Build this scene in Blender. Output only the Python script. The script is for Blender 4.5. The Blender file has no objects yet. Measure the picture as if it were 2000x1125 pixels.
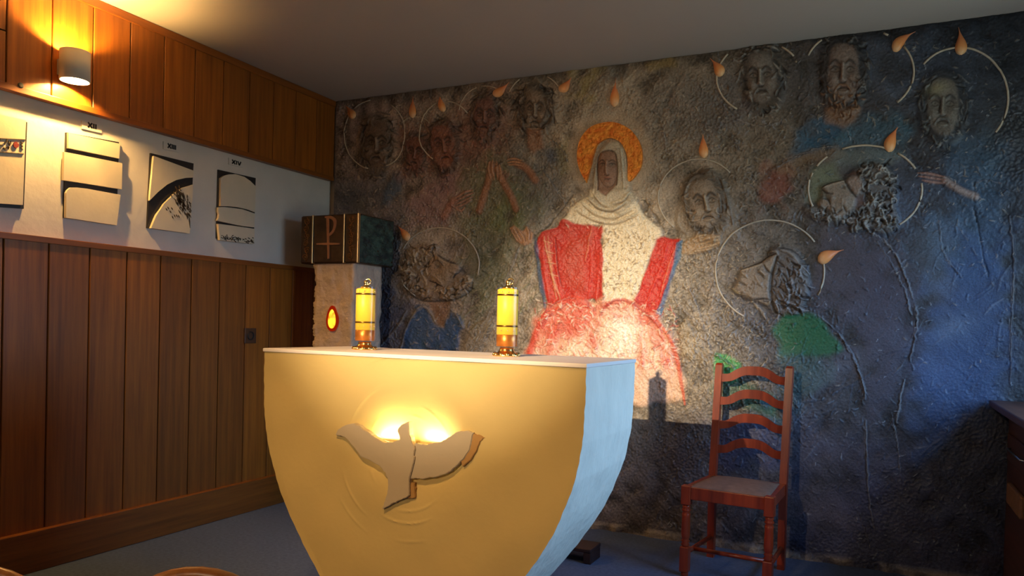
import bpy, bmesh, math, random
import numpy as np
from mathutils import Matrix, Vector

random.seed(7)
rng = np.random.default_rng(11)
scene = bpy.context.scene
COL = scene.collection

# ------------------------------------------------------------------ camera
S = 1.15                                  # room scale; the lens stands 1.15 m above the floor
CAM_F, CAM_CY = 1485.6, 660.34            # focal length and principal row in pixels of the 2000 x 1125 frame
yaw, pitch, roll = [math.radians(a) for a in (-25.888, -0.976, 1.513)]
Fv = np.array([math.sin(yaw)*math.cos(pitch), math.cos(yaw)*math.cos(pitch), math.sin(pitch)])
Rv = np.cross(Fv, [0, 0, 1.0]); Rv /= np.linalg.norm(Rv)
Uv = np.cross(Rv, Fv)
Rv, Uv = math.cos(roll)*Rv+math.sin(roll)*Uv, -math.sin(roll)*Rv+math.cos(roll)*Uv
EYE = np.array([0, 0, S])
cam = bpy.data.cameras.new('camera')
cam.sensor_width = 36.0
cam.lens = 36.0*CAM_F/2000.0
cam.shift_y = (CAM_CY-562.5)/2000.0
cam.clip_start = 0.02
camo = bpy.data.objects.new('camera', cam); COL.objects.link(camo)
M = Matrix(((Rv[0], Uv[0], -Fv[0], EYE[0]), (Rv[1], Uv[1], -Fv[1], EYE[1]), (Rv[2], Uv[2], -Fv[2], EYE[2]), (0, 0, 0, 1)))
camo.matrix_world = M
scene.camera = camo

# ------------------------------------------------------------------ world, window daylight, exposure
world = bpy.data.worlds.new('overcast_sky'); scene.world = world
world.use_nodes = True
wn = world.node_tree.nodes; wl_ = world.node_tree.links
bg = wn['Background']
wtc = wn.new('ShaderNodeTexCoord'); wsx = wn.new('ShaderNodeSeparateXYZ'); wrp = wn.new('ShaderNodeValToRGB')   # cloudy blue sky over dull green ground
wmr = wn.new('ShaderNodeMapRange'); wmr.inputs['From Min'].default_value = -1.0; wmr.inputs['From Max'].default_value = 1.0
wl_.new(wtc.outputs['Generated'], wsx.inputs['Vector']); wl_.new(wsx.outputs['Z'], wmr.inputs['Value']); wl_.new(wmr.outputs['Result'], wrp.inputs['Fac'])
we = wrp.color_ramp.elements
we[0].position = 0.47; we[0].color = (0.20, 0.23, 0.20, 1)
we[1].position = 0.54; we[1].color = (0.32, 0.59, 1.0, 1)
wl_.new(wrp.outputs['Color'], bg.inputs['Color'])
bg.inputs['Strength'].default_value = 14.0
scene.view_settings.view_transform = 'Standard'
scene.view_settings.look = 'None'
scene.view_settings.exposure = 0.0
scene.view_settings.gamma = 1.0
scene.view_settings.use_curve_mapping = False

WIN = dict(x=1.03, y0=2.14, y1=3.62, z0=0.72, z1=2.12)     # window opening in the right wall
pl = bpy.data.lights.new('window_portal', 'AREA'); pl.shape = 'RECTANGLE'
pl.size = WIN['y1']-WIN['y0']; pl.size_y = WIN['z1']-WIN['z0']
pl.cycles.is_portal = True
po = bpy.data.objects.new('window_portal', pl); COL.objects.link(po)
po.location = (WIN['x']+0.14, (WIN['y0']+WIN['y1'])/2, (WIN['z0']+WIN['z1'])/2)
po.rotation_euler = (0, math.radians(90), 0); po.rotation_euler = Vector((-1, 0, 0)).to_track_quat('-Z', 'Z').to_euler()

# ceiling spotlight aimed at the mural (its housing is built with the objects)
SPOT = Vector((-1.31, -2.75, 2.42)); SPOT_AIM = Vector((-1.36, 4.1, 1.01))
sl = bpy.data.lights.new('spot_beam', 'SPOT'); sl.energy = 2150; sl.color = (1.0, 0.79, 0.53)
sl.spot_size = math.radians(17.5); sl.spot_blend = 1.0; sl.shadow_soft_size = 0.018
so = bpy.data.objects.new('spot_beam', sl); COL.objects.link(so)
so.location = SPOT; so.rotation_euler = (SPOT_AIM-SPOT).to_track_quat('-Z', 'Y').to_euler()

sp = bpy.data.lights.new('spot_spill', 'SPOT'); sp.energy = 270; sp.color = (1.0, 0.74, 0.46)      # the wide spill of the same lamp
sp.spot_size = math.radians(40); sp.spot_blend = 1.0; sp.shadow_soft_size = 0.018
spo = bpy.data.objects.new('spot_spill', sp); COL.objects.link(spo); spo.location = SPOT; spo.rotation_euler = so.rotation_euler
# added unseen fill spot, warmer, put in to brighten the altar front
FILL_SPOT = Vector((-1.36, 0.80, 2.50)); FILL_AIM = Vector((-1.40, 2.1, 0.50))
sl2 = bpy.data.lights.new('altar_fill', 'SPOT'); sl2.energy = 112; sl2.color = (1.0, 0.60, 0.23)
sl2.spot_size = math.radians(60); sl2.spot_blend = 1.0; sl2.shadow_soft_size = 0.03
so2 = bpy.data.objects.new('altar_fill', sl2); COL.objects.link(so2)
so2.location = FILL_SPOT; so2.rotation_euler = (FILL_AIM-FILL_SPOT).to_track_quat('-Z', 'Y').to_euler()

SCONCE_ENERGY = 98.0
SCONCE_COLOR = (1.0, 0.57, 0.17)

# ------------------------------------------------------------------ helpers
def srgb(r, g, b):
    f = lambda v: (v/255/12.92) if v/255 <= 0.04045 else ((v/255+0.055)/1.055)**2.4
    return (f(r), f(g), f(b))
def ray(x, y): return Rv*(x-1000)/CAM_F - Uv*(y-CAM_CY)/CAM_F + Fv
def on_y(x, y, Y): d = ray(x, y); return EYE+d*(Y/d[1])
def on_x(x, y, X): d = ray(x, y); return EYE+d*(X/d[0])
def on_z(x, y, Z): d = ray(x, y); return EYE+d*((Z-S)/d[2])

def mat(name, color=(0.5, 0.5, 0.5), rough=0.6, metal=0.0, noise=0.0, nscale=8.0, bump=0.0, bscale=60.0, spec=0.5, col2=None, stretch=None, emit=None, estr=0.0, trans=0.0, sss=0.0, bdist=0.01, detail=4.0):
    m = bpy.data.materials.new(name); m.use_nodes = True
    nt = m.node_tree; N = nt.nodes; L = nt.links
    b = N['Principled BSDF']
    b.inputs['Base Color'].default_value = (*color, 1)
    b.inputs['Roughness'].default_value = rough
    b.inputs['Metallic'].default_value = metal
    b.inputs['Specular IOR Level'].default_value = spec
    tc = N.new('ShaderNodeTexCoord'); mp = N.new('ShaderNodeMapping')
    L.new(tc.outputs['Object'], mp.inputs['Vector'])
    if stretch: mp.inputs['Scale'].default_value = stretch
    if noise > 0 or col2:
        n = N.new('ShaderNodeTexNoise'); n.inputs['Scale'].default_value = nscale; n.inputs['Detail'].default_value = detail
        L.new(mp.outputs['Vector'], n.inputs['Vector'])
        r = N.new('ShaderNodeValToRGB'); r.color_ramp.elements[0].position = 0.3; r.color_ramp.elements[1].position = 0.7
        c2 = col2 if col2 else tuple(c*(1-noise) for c in color)
        r.color_ramp.elements[0].color = (*c2, 1); r.color_ramp.elements[1].color = (*color, 1)
        L.new(n.outputs['Fac'], r.inputs['Fac']); L.new(r.outputs['Color'], b.inputs['Base Color'])
    if bump > 0:
        n2 = N.new('ShaderNodeTexNoise'); n2.inputs['Scale'].default_value = bscale; n2.inputs['Detail'].default_value = 5
        L.new(mp.outputs['Vector'], n2.inputs['Vector'])
        bp = N.new('ShaderNodeBump'); bp.inputs['Strength'].default_value = bump; bp.inputs['Distance'].default_value = bdist
        L.new(n2.outputs['Fac'], bp.inputs['Height']); L.new(bp.outputs['Normal'], b.inputs['Normal'])
    if emit:
        b.inputs['Emission Color'].default_value = (*emit, 1); b.inputs['Emission Strength'].default_value = estr
    if trans: b.inputs['Transmission Weight'].default_value = trans
    if sss:
        b.inputs['Subsurface Weight'].default_value = sss; b.inputs['Subsurface Radius'].default_value = (0.03, 0.018, 0.006); b.inputs['Subsurface Scale'].default_value = 1.0
    return m

def tag(o, label=None, cat=None, group=None, kind=None):
    if label: o['label'] = label
    if cat: o['category'] = cat
    if group: o['group'] = group
    if kind: o['kind'] = kind
    return o
def empty(name, loc=(0, 0, 0), rz=0.0):
    o = bpy.data.objects.new(name, None); o.empty_display_size = 0.05
    COL.objects.link(o); o.location = loc; o.rotation_euler = (0, 0, rz); return o
def link(name, me, m=None, parent=None, loc=None, rot=None):
    o = bpy.data.objects.new(name, me); COL.objects.link(o)
    if m is not None and len(me.materials) == 0: me.materials.append(m)
    if parent is not None: o.parent = parent
    if loc is not None: o.location = loc
    if rot is not None: o.rotation_euler = rot
    return o

class MB:
    """collects simple solids into one mesh"""
    def __init__(s): s.v = []; s.f = []; s.sm = []
    def add(s, vs, fs, smooth=False):
        o = len(s.v); s.v += [tuple(v) for v in vs]; s.f += [tuple(i+o for i in f) for f in fs]; s.sm += [smooth]*len(fs); return s
    def box(s, a, b, bev=0.0):
        x0, y0, z0 = a; x1, y1, z1 = b
        if bev <= 0:
            return s.add([(x0, y0, z0), (x1, y0, z0), (x1, y1, z0), (x0, y1, z0), (x0, y0, z1), (x1, y0, z1), (x1, y1, z1), (x0, y1, z1)],
                         [(0, 3, 2, 1), (4, 5, 6, 7), (0, 1, 5, 4), (1, 2, 6, 5), (2, 3, 7, 6), (3, 0, 4, 7)])
        bm = bmesh.new(); bmesh.ops.create_cube(bm, size=1.0)
        for v in bm.verts: v.co = Vector(((x0+x1)/2+v.co.x*(x1-x0), (y0+y1)/2+v.co.y*(y1-y0), (z0+z1)/2+v.co.z*(z1-z0)))
        bmesh.ops.bevel(bm, geom=bm.edges[:], offset=bev, segments=2, profile=0.5, affect='EDGES')
        bm.verts.ensure_lookup_table(); bm.verts.index_update()
        s.add([v.co[:] for v in bm.verts], [tuple(v.index for v in f.verts) for f in bm.faces]); bm.free(); return s
    def lathe(s, prof, c=(0, 0, 0), n=24, cap=True, smooth=True):
        vs = []; fs = []; k = len(prof)
        for i in range(n):
            a = 2*math.pi*i/n
            for r, z in prof: vs.append((c[0]+r*math.cos(a), c[1]+r*math.sin(a), c[2]+z))
        for i in range(n):
            j = (i+1) % n
            for q in range(k-1): fs.append((i*k+q, j*k+q, j*k+q+1, i*k+q+1))
        s.add(vs, fs, smooth)
        if cap:
            o = len(s.v)-len(vs)
            s.f += [tuple(o+i*k for i in range(n))[::-1], tuple(o+i*k+k-1 for i in range(n))]; s.sm += [False, False]
        return s
    def tube(s, pts, r, n=8, closed=False, smooth=True, flat=None):
        P = [Vector(p) for p in pts]; m = len(P); vs = []; fs = []
        rr = r if hasattr(r, '__len__') else [r]*m
        up0 = Vector((0, 0, 1))
        for i, p in enumerate(P):
            a = P[(i-1) % m] if (closed or i > 0) else P[i]; b = P[(i+1) % m] if (closed or i < m-1) else P[i]
            t = (b-a).normalized(); up = up0 if abs(t.dot(up0)) < 0.95 else Vector((1, 0, 0))
            x = t.cross(up).normalized(); y = x.cross(t)
            for k in range(n):
                an = 2*math.pi*k/n; vs.append(p+x*math.cos(an)*rr[i]+y*math.sin(an)*rr[i]*(flat or 1.0))
        for i in range(m if closed else m-1):
            j = (i+1) % m
            for k in range(n): fs.append((i*n+k, j*n+k, j*n+(k+1) % n, i*n+(k+1) % n))
        s.add(vs, fs, smooth)
        if not closed:
            o = len(s.v)-len(vs); s.f += [tuple(o+k for k in range(n)), tuple(o+(m-1)*n+k for k in range(n))[::-1]]; s.sm += [False, False]
        return s
    def prism(s, poly, y0, y1, axis='y'):
        """closed outline (list of 2-tuples) extruded between two planes; axis y: (x,z), axis x: (y,z), axis z: (x,y)"""
        n = len(poly)
        mk = {'y': lambda p, d: (p[0], d, p[1]), 'x': lambda p, d: (d, p[0], p[1]), 'z': lambda p, d: (p[0], p[1], d)}[axis]
        vs = [mk(p, y0) for p in poly]+[mk(p, y1) for p in poly]
        fs = [tuple(range(n)), tuple(range(2*n-1, n-1, -1))]+[(i, (i+1) % n+0, (i+1) % n+n, i+n) for i in range(n)]
        return s.add(vs, fs)
    def mesh(s, name):
        me = bpy.data.meshes.new(name); me.from_pydata(s.v, [], s.f); me.update()
        me.polygons.foreach_set('use_smooth', s.sm)
        bm = bmesh.new(); bm.from_mesh(me); bmesh.ops.recalc_face_normals(bm, faces=bm.faces[:]); bm.to_mesh(me); bm.free()
        return me
    def build(s, name, m=None, parent=None, loc=None, rot=None): return link(name, s.mesh(name), m, parent, loc, rot)

def catmull(pts, per=6, closed=False):
    P = [np.array(p, float) for p in pts]; n = len(P); out = []
    rngi = range(n if closed else n-1)
    for i in rngi:
        p0 = P[(i-1) % n] if (closed or i > 0) else P[0]; p1 = P[i]; p2 = P[(i+1) % n]; p3 = P[(i+2) % n] if (closed or i < n-2) else P[-1]
        for k in range(per):
            t = k/per
            out.append(0.5*((2*p1)+(-p0+p2)*t+(2*p0-5*p1+4*p2-p3)*t*t+(-p0+3*p1-3*p2+p3)*t**3))
    if not closed: out.append(P[-1])
    return out
# ------------------------------------------------------------------ room measures
XL_WOOD, XL_BAND = -3.37, -3.415
YB, ZC, XR, YF = 4.117, 2.632, WIN['x'], -4.7
Z_BT, Z_BB = 2.094, 1.489                  # white plaster band: top and bottom
PL0, PLW = 2.1636, 0.19645                 # first plank joint and plank width

# ------------------------------------------------------------------ materials
def wood_mat(name, c1, c2, rough=0.42, grain=38.0, vary=0.22, axis=2):
    m = bpy.data.materials.new(name); m.use_nodes = True
    nt = m.node_tree; N = nt.nodes; L = nt.links; b = N['Principled BSDF']
    tc = N.new('ShaderNodeTexCoord'); mp = N.new('ShaderNodeMapping'); oi = N.new('ShaderNodeObjectInfo')
    sc = [grain, grain, grain]; sc[axis] = grain*0.045
    mp.inputs['Scale'].default_value = sc
    add = N.new('ShaderNodeVectorMath'); add.operation = 'ADD'
    mul = N.new('ShaderNodeVectorMath'); mul.operation = 'SCALE'; mul.inputs[0].default_value = (37.0, 23.0, 51.0)
    L.new(oi.outputs['Random'], mul.inputs['Scale'])
    L.new(tc.outputs['Object'], add.inputs[0]); L.new(mul.outputs['Vector'], add.inputs[1]); L.new(add.outputs['Vector'], mp.inputs['Vector'])
    n = N.new('ShaderNodeTexNoise'); n.inputs['Scale'].default_value = 1.0; n.inputs['Detail'].default_value = 6; n.inputs['Roughness'].default_value = 0.62
    L.new(mp.outputs['Vector'], n.inputs['Vector'])
    r = N.new('ShaderNodeValToRGB'); r.color_ramp.elements[0].position = 0.32; r.color_ramp.elements[1].position = 0.68
    r.color_ramp.elements[0].color = (*c2, 1); r.color_ramp.elements[1].color = (*c1, 1)
    L.new(n.outputs['Fac'], r.inputs['Fac'])
    hs = N.new('ShaderNodeHueSaturation'); mr = N.new('ShaderNodeMapRange')
    mr.inputs['To Min'].default_value = 1.0-vary; mr.inputs['To Max'].default_value = 1.0+vary*0.7
    L.new(oi.outputs['Random'], mr.inputs['Value']); L.new(mr.outputs['Result'], hs.inputs['Value']); L.new(r.outputs['Color'], hs.inputs['Color'])
    L.new(hs.outputs['Color'], b.inputs['Base Color'])
    b.inputs['Roughness'].default_value = rough
    bp = N.new('ShaderNodeBump'); bp.inputs['Strength'].default_value = 0.18; bp.inputs['Distance'].default_value = 0.002
    L.new(n.outputs['Fac'], bp.inputs['Height']); L.new(bp.outputs['Normal'], b.inputs['Normal'])
    return m

M_WOOD = wood_mat('oak_panelling', srgb(158, 92, 22), srgb(118, 65, 13))
M_WOODH = wood_mat('oak_trim', srgb(148, 84, 22), srgb(114, 62, 15), axis=1, vary=0.05)
M_CHAIR = wood_mat('red_mahogany', srgb(158, 62, 30), srgb(112, 36, 18), rough=0.28, vary=0.0, grain=30)
M_CAB = wood_mat('dark_walnut', srgb(96, 58, 42), srgb(66, 38, 28), rough=0.4, vary=0.0, axis=1)
M_SEATW = wood_mat('orange_beech', srgb(196, 120, 54), srgb(160, 92, 38), rough=0.35, vary=0.0)
M_BAND = mat('band_plaster', srgb(216, 207, 195), 0.85, noise=0.10, nscale=5, bump=0.5, bscale=16, bdist=0.006)
M_CEIL = mat('ceiling_plaster', srgb(186, 178, 170), 0.9, noise=0.04, nscale=2, bump=0.1, bscale=90, bdist=0.002)
M_WALL = mat('room_wall', srgb(176, 160, 140), 0.9, bump=0.15, bscale=40)
M_CARPET = mat('carpet_floor', srgb(88, 102, 134), 0.95, noise=0.25, nscale=60, bump=0.6, bscale=260, bdist=0.004, spec=0.1)
M_FRONT = mat('altar_front_plaster', srgb(206, 179, 114), 0.72, noise=0.05, nscale=6, bump=0.28, bscale=26, bdist=0.004)
M_PLASTER = mat('altar_plaster', srgb(230, 222, 202), 0.75, noise=0.10, nscale=12, bump=0.7, bscale=38, bdist=0.008, stretch=(1, 1, 0.5))
M_TOP = mat('altar_top', srgb(240, 228, 218), 0.5, noise=0.03, nscale=10)
M_PILLAR = mat('pillar_plaster', srgb(206, 180, 156), 0.85, noise=0.16, nscale=9, bump=1.0, bscale=13, bdist=0.03)
M_BRASS = mat('brass', (0.83, 0.55, 0.20), 0.22, 1.0)
M_GOLD = mat('gold_strip', (0.85, 0.58, 0.28), 0.3, 1.0)
M_SILVER = mat('silver_metal', (0.75, 0.72, 0.66), 0.2, 1.0)
M_WAX = mat('candle_wax', srgb(255, 206, 66), 0.45, sss=0.6)
M_BRONZE = mat('dark_bronze', srgb(78, 56, 36), 0.42, 0.55, noise=0.5, nscale=20, bump=0.5, bscale=45, bdist=0.004)
M_SYMBOL = mat('copper_symbol', srgb(176, 122, 84), 0.4, 0.6, noise=0.2, nscale=30)
M_SCROLL = mat('scroll_bronze', srgb(140, 92, 46), 0.4, 0.7)
M_TABSIDE = mat('tabernacle_side_paint', srgb(70, 92, 76), 0.6, col2=srgb(24, 26, 28), nscale=13, bump=1.0, bscale=30, bdist=0.02, stretch=(1, 1, 2.0))
M_CREAM = mat('cream_tile', srgb(214, 200, 174), 0.5, noise=0.06, nscale=14, bump=0.08, bscale=50)
M_BLACK = mat('black_board', srgb(26, 22, 22), 0.5)
M_INK = mat('black_ink', srgb(18, 16, 16), 0.5)
M_PLATE = mat('number_plate_plastic', srgb(212, 203, 190), 0.35)
M_BROWNMARK = mat('brown_brush_marks', srgb(66, 50, 30), 0.7)
M_REDMARK = mat('red_flower_print', srgb(120, 26, 26), 0.6)
M_SCONCE = mat('sconce_ceramic', srgb(205, 198, 188), 0.6, noise=0.04, nscale=30)
M_SEAT = mat('brown_upholstery', srgb(132, 100, 86), 0.95, noise=0.2, nscale=30, bump=0.4, bscale=220, bdist=0.002, spec=0.1)
M_DARK = mat('dark_stool_wood', srgb(48, 26, 22), 0.5)
M_SOCKET = mat('socket_brown_plastic', srgb(70, 44, 28), 0.4)
M_RIM = mat('dark_red_glass', srgb(120, 22, 6), 0.2, emit=srgb(190, 40, 0), estr=0.35)
M_WHITE = mat('white_frame', srgb(225, 225, 225), 0.5)

# ------------------------------------------------------------------ shell
tag(MB().box((XL_BAND-0.2, YF-0.2, -0.2), (XR+0.4, YB+0.4, 0)).build('floor', M_CARPET), kind='structure')
tag(MB().box((XL_BAND-0.2, YF-0.2, ZC), (XR+0.4, YB+0.4, ZC+0.2)).build('ceiling', M_CEIL), kind='structure')
wall_left = tag(MB().box((XL_BAND-0.2, YF-0.2, 0), (XL_BAND, YB+0.3, ZC)).build('wall_left', M_BAND), kind='structure')
tag(MB().box((XL_BAND, YB+0.022, 0), (XR+0.3, YB+0.3, ZC)).build('wall_back', M_WALL), kind='structure')
tag(MB().box((XL_BAND, YF-0.2, 0), (XR+0.3, YF, ZC)).build('wall_front', M_WALL), kind='structure')
w = MB(); x0, x1 = XR, XR+0.28
w.box((x0, YF, 0), (x1, WIN['y0'], ZC)).box((x0, WIN['y1'], 0), (x1, YB+0.022, ZC))
w.box((x0, WIN['y0'], 0), (x1, WIN['y1'], WIN['z0'])).box((x0, WIN['y0'], WIN['z1']), (x1, WIN['y1'], ZC))
tag(w.build('wall_right', M_WALL), kind='structure')
win = tag(empty('window_1', (XR+0.2, (WIN['y0']+WIN['y1'])/2, WIN['z0'])), kind='structure')
hy = (WIN['y1']-WIN['y0'])/2; hz = WIN['z1']-WIN['z0']
fr = MB().box((0, -hy, 0), (0.05, -hy+0.05, hz)).box((0, hy-0.05, 0), (0.05, hy, hz)).box((0, -hy+0.05, 0), (0.05, hy-0.05, 0.05)).box((0, -hy+0.05, hz-0.05), (0.05, hy-0.05, hz)).box((0, -0.025, 0.05), (0.05, 0.025, hz-0.05))
fr.build('window_frame', M_WHITE, win)

# planks of the left wall: one mesh per row length, shared by every plank of that row
Z_BASE = float(on_x(304.4, 980, XL_WOOD)[2])
UP_T, UP_B, LO_T = ZC-0.042, Z_BT+0.028, Z_BB-0.028
def plank_mesh(name, z0, z1, w=PLW, d=0.03):
    g = 0.0022; c = 0.003; x0 = 0; x1 = d
    m = MB(); prof = [(x0, g), (x1-c, g), (x1, g+c), (x1, w-g-c), (x1-c, w-g), (x0, w-g)]
    m.prism(prof, z0, z1, axis='z'); return m.mesh(name)
me_up = plank_mesh('upper_plank', UP_B, UP_T); me_lo = plank_mesh('lower_plank', Z_BASE, LO_T)
for me in (me_up, me_lo): me.materials.append(M_WOOD)
k0 = int(math.floor((YF-PL0)/PLW)); k1 = int(math.ceil((YB-PL0)/PLW))
me_last_up = None
XPB = XL_WOOD-0.03
for k in range(k0, k1):
    y = PL0+k*PLW; wd = min(PLW, YB-0.004-y)
    if wd < 0.02: continue
    if y < YF: continue
    mu, ml = (me_up, me_lo) if wd > PLW-0.001 else (plank_mesh('upper_plank', UP_B, UP_T, wd), plank_mesh('lower_plank', Z_BASE, LO_T, wd))
    if k == -2:      # the hatch above the station panels: this plank is cut across
        zh = float(on_x(10, 60, XL_WOOD)[2])
        link('upper_plank', plank_mesh('upper_plank', UP_B, zh-0.003), M_WOOD, wall_left, (XPB, y, 0))
        link('upper_plank', plank_mesh('upper_plank', zh+0.003, UP_T), M_WOOD, wall_left, (XPB, y, 0))
    else:
        link('upper_plank', mu, M_WOOD, wall_left, (XPB, y, 0))
    link('lower_plank', ml, M_WOOD, wall_left, (XPB, y, 0))
yE = YB-0.004
tag(MB().box((XPB-0.01, YF, UP_T), (XL_WOOD+0.006, yE, ZC-0.001), 0.003).build('trim_1', M_WOODH), kind='structure')
tag(MB().box((XPB-0.01, YF, Z_BT), (XL_WOOD+0.002, yE, UP_B), 0.002).build('trim_2', M_WOODH), kind='structure')
tag(MB().box((XPB-0.01, YF, LO_T), (XL_WOOD+0.004, yE, Z_BB), 0.002).build('trim_3', M_WOODH), kind='structure')
tag(MB().box((XPB-0.01, YF, 0.001), (XL_WOOD+0.03, yE, Z_BASE), 0.003).build('baseboard_left', M_WOODH), kind='structure')
MB().box((XL_WOOD-0.04, YF, UP_B), (XPB, yE, UP_T)).build('panel_backing', M_BLACK, wall_left)
MB().box((XL_WOOD-0.04, YF, Z_BASE), (XPB, yE, LO_T)).build('panel_backing', M_BLACK, wall_left)
p = on_x(40, 167, XL_WOOD)
kn = MB().lathe([(0.012, 0), (0.012, 0.004), (0.006, 0.007)], n=16).build('screw_cap', M_BLACK, None, (XL_WOOD, p[1], p[2]), (0, math.radians(90), 0))
tag(kn, 'small dark round screw cap left of the wall lamp', 'screw cap')

# ------------------------------------------------------------------ wall sconces (up and down lights)
def sconce(y, label, first=None, power=1.0):
    zc, R, hh, xc = 2.257, 0.062, 0.066, XL_WOOD+0.083
    t = tag(empty('wall_sconce', (xc, y, zc-hh)), label, 'wall lamp', 'cylinder sconces on the panelled wall')
    if first:
        for ch in first.children:
            c = ch.copy(); COL.objects.link(c); c.parent = t
    else:
        prof = [(R-0.005, 0), (R, 0.0), (R, 2*hh), (R-0.005, 2*hh), (R-0.005, 0)]
        MB().lathe(prof, n=40, cap=False).build('shade', M_SCONCE, t)
        MB().box((-0.083, -0.03, hh-0.035), (-R+0.004, 0.03, hh+0.035), 0.003).build('wall_mount', M_SCONCE, t)
        mb = mat('bulb_glass', (1, 0.9, 0.7), 0.3, emit=(1.0, 0.72, 0.36), estr=12.0)
        MB().lathe([(0.001, -0.02), (0.012, -0.016), (0.017, 0), (0.012, 0.016), (0.001, 0.02)], (0, 0, hh), 14, False).build('bulb', mb, t)
        MB().box((-R+0.004, -0.004, hh-0.004), (-0.014, 0.004, hh+0.004)).build('bulb_holder', M_WHITE, t)
    for sg, e in ((1, 1.0), (-1, 1.0)):
        l = bpy.data.lights.new('sconce_light', 'POINT'); l.energy = SCONCE_ENERGY*0.5*power; l.color = SCONCE_COLOR; l.shadow_soft_size = 0.012
        lo = bpy.data.objects.new('sconce_light', l); COL.objects.link(lo); lo.location = (xc, y, zc+sg*0.034)
    return t
sc0 = sconce(2.215, 'white cylinder wall lamp above station XII, glowing up and down')
for y, w_ in ((0.25, 'level with the viewer'), (-1.75, 'behind the viewer'), (-3.7, 'nearest the rear wall')): sconce(y, 'white cylinder wall lamp on the panelled wall, '+w_, sc0, 0.45)

# ceiling spotlight housings; the altar one belongs to the added fill spot
def spotlight(pos, aim, label):
    d = (aim-pos).normalized(); t = tag(empty('ceiling_spotlight', (pos.x, pos.y, ZC)), label, 'spotlight', 'ceiling spotlights behind the viewer')
    off = (-d.x*0.07, -d.y*0.07, 0.0)
    MB().lathe([(0.03, -0.12), (0.045, -0.10), (0.045, 0.0), (0.042, 0.0), (0.04, -0.09)], n=24, cap=False).build('lamp_can', M_BLACK, t, tuple(Vector((0, 0, pos.z-ZC))-d*0.006), d.to_track_quat('Z', 'Y').to_euler())
    MB().lathe([(0.008, pos.z-ZC+0.03), (0.008, -0.01)], n=10).build('stem', M_BLACK, t, off)
    MB().lathe([(0.04, -0.012), (0.04, 0)], n=20).build('ceiling_rose', M_BLACK, t, off)
spotlight(SPOT, SPOT_AIM, 'black ceiling spotlight at the back, aimed at the mural')
spotlight(FILL_SPOT, FILL_AIM, 'added black ceiling spotlight, unseen fill for the altar front')
# ------------------------------------------------------------------ relief mural on the back wall
GP = 0.0036
MX0, MX1, MZ0, MZ1 = XL_WOOD+0.002, XR-0.002, 0.0, ZC-0.001
gnx, gnz = int((MX1-MX0)/GP)+1, int((MZ1-MZ0)/GP)+1
gx = np.linspace(MX0, MX1, gnx); gz = np.linspace(MZ0, MZ1, gnz)
GX, GZ = np.meshgrid(gx, gz)
_P = np.stack([GX, np.full_like(GX, YB), GZ], -1)-EYE
_w = _P@Fv
PX = 1000+CAM_F*(_P@Rv)/_w; PY = CAM_CY-CAM_F*(_P@Uv)/_w        # where each point of the wall was read in the photograph
HT = np.zeros_like(GX); CL = np.zeros(GX.shape+(3,)); LB = np.zeros(GX.shape, np.int16)
def win_of(x0, y0, x1, y1):
    q = np.array([on_y(a, b, YB) for a in (x0, x1) for b in (y0, y1)])
    i0 = int(np.clip((q[:, 0].min()-MX0)/GP-1, 0, gnx)); i1 = int(np.clip((q[:, 0].max()-MX0)/GP+2, 0, gnx))
    j0 = int(np.clip((q[:, 2].min()-MZ0)/GP-1, 0, gnz)); j1 = int(np.clip((q[:, 2].max()-MZ0)/GP+2, 0, gnz))
    return slice(j0, j1), slice(i0, i1)
def spectral(seed, lo, hi, beta=1.0, aniso=None):
    r = np.random.default_rng(seed); n = r.normal(size=GX.shape); F_ = np.fft.rfft2(n)
    fy = np.fft.fftfreq(gnz, GP)[:, None]; fx_ = np.fft.rfftfreq(gnx, GP)[None, :]
    if aniso: ca, sa, k = math.cos(aniso[0]), math.sin(aniso[0]), aniso[1]; fy, fx_ = (ca*fy-sa*fx_)*k, (sa*fy+ca*fx_)
    f_ = np.sqrt(fx_**2+fy**2)+1e-9
    F_ *= np.exp(-(f_/hi)**4)*np.exp(-(lo/f_)**4)/f_**beta
    o = np.fft.irfft2(F_, GX.shape); return o/o.std()
LIN = lambda c: np.array(srgb(*c))
def blend(sl, m, col, a):
    if col is None: return
    k = np.clip(m*a, 0, 1)[..., None]; CL[sl] = CL[sl]*(1-k)+LIN(col)*k
def pdist(sl, pts):
    x, y = PX[sl], PY[sl]; best = np.full(x.shape, 1e9); par = np.zeros(x.shape); n = len(pts)-1
    for i in range(n):
        (ax, ay), (bx, by) = pts[i], pts[i+1]; dx, dy = bx-ax, by-ay; L2 = dx*dx+dy*dy+1e-9
        t = np.clip(((x-ax)*dx+(y-ay)*dy)/L2, 0, 1); d = (x-ax-t*dx)**2+(y-ay-t*dy)**2
        k = d < best; best = np.where(k, d, best); par = np.where(k, (i+t)/n, par)
    return np.sqrt(best), par
def stroke(pts, w=3.0, h=0.0, col=None, a=0.8, taper=True, smooth=True):
    """one brush or spatula stroke: h in millimetres raises (or cuts) the plaster, col is its paint, with painted shade in cuts and highlights on ridges"""
    if smooth and len(pts) > 2: pts = [tuple(p) for p in catmull(pts, 4)]
    xs = [p[0] for p in pts]; ys = [p[1] for p in pts]; m_ = w*2.5+3
    sl = win_of(min(xs)-m_, min(ys)-m_, max(xs)+m_, max(ys)+m_)
    if PX[sl].size == 0: return
    d, t = pdist(sl, pts)
    ww = w*(0.35+0.65*np.sin(np.pi*np.clip(t, 0.02, 0.98))) if taper else w
    k = np.exp(-(d/ww)**2)
    HT[sl] += h*0.001*k
    if col is not None: blend(sl, np.exp(-(d/(ww*0.9))**4), col, a)
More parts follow.
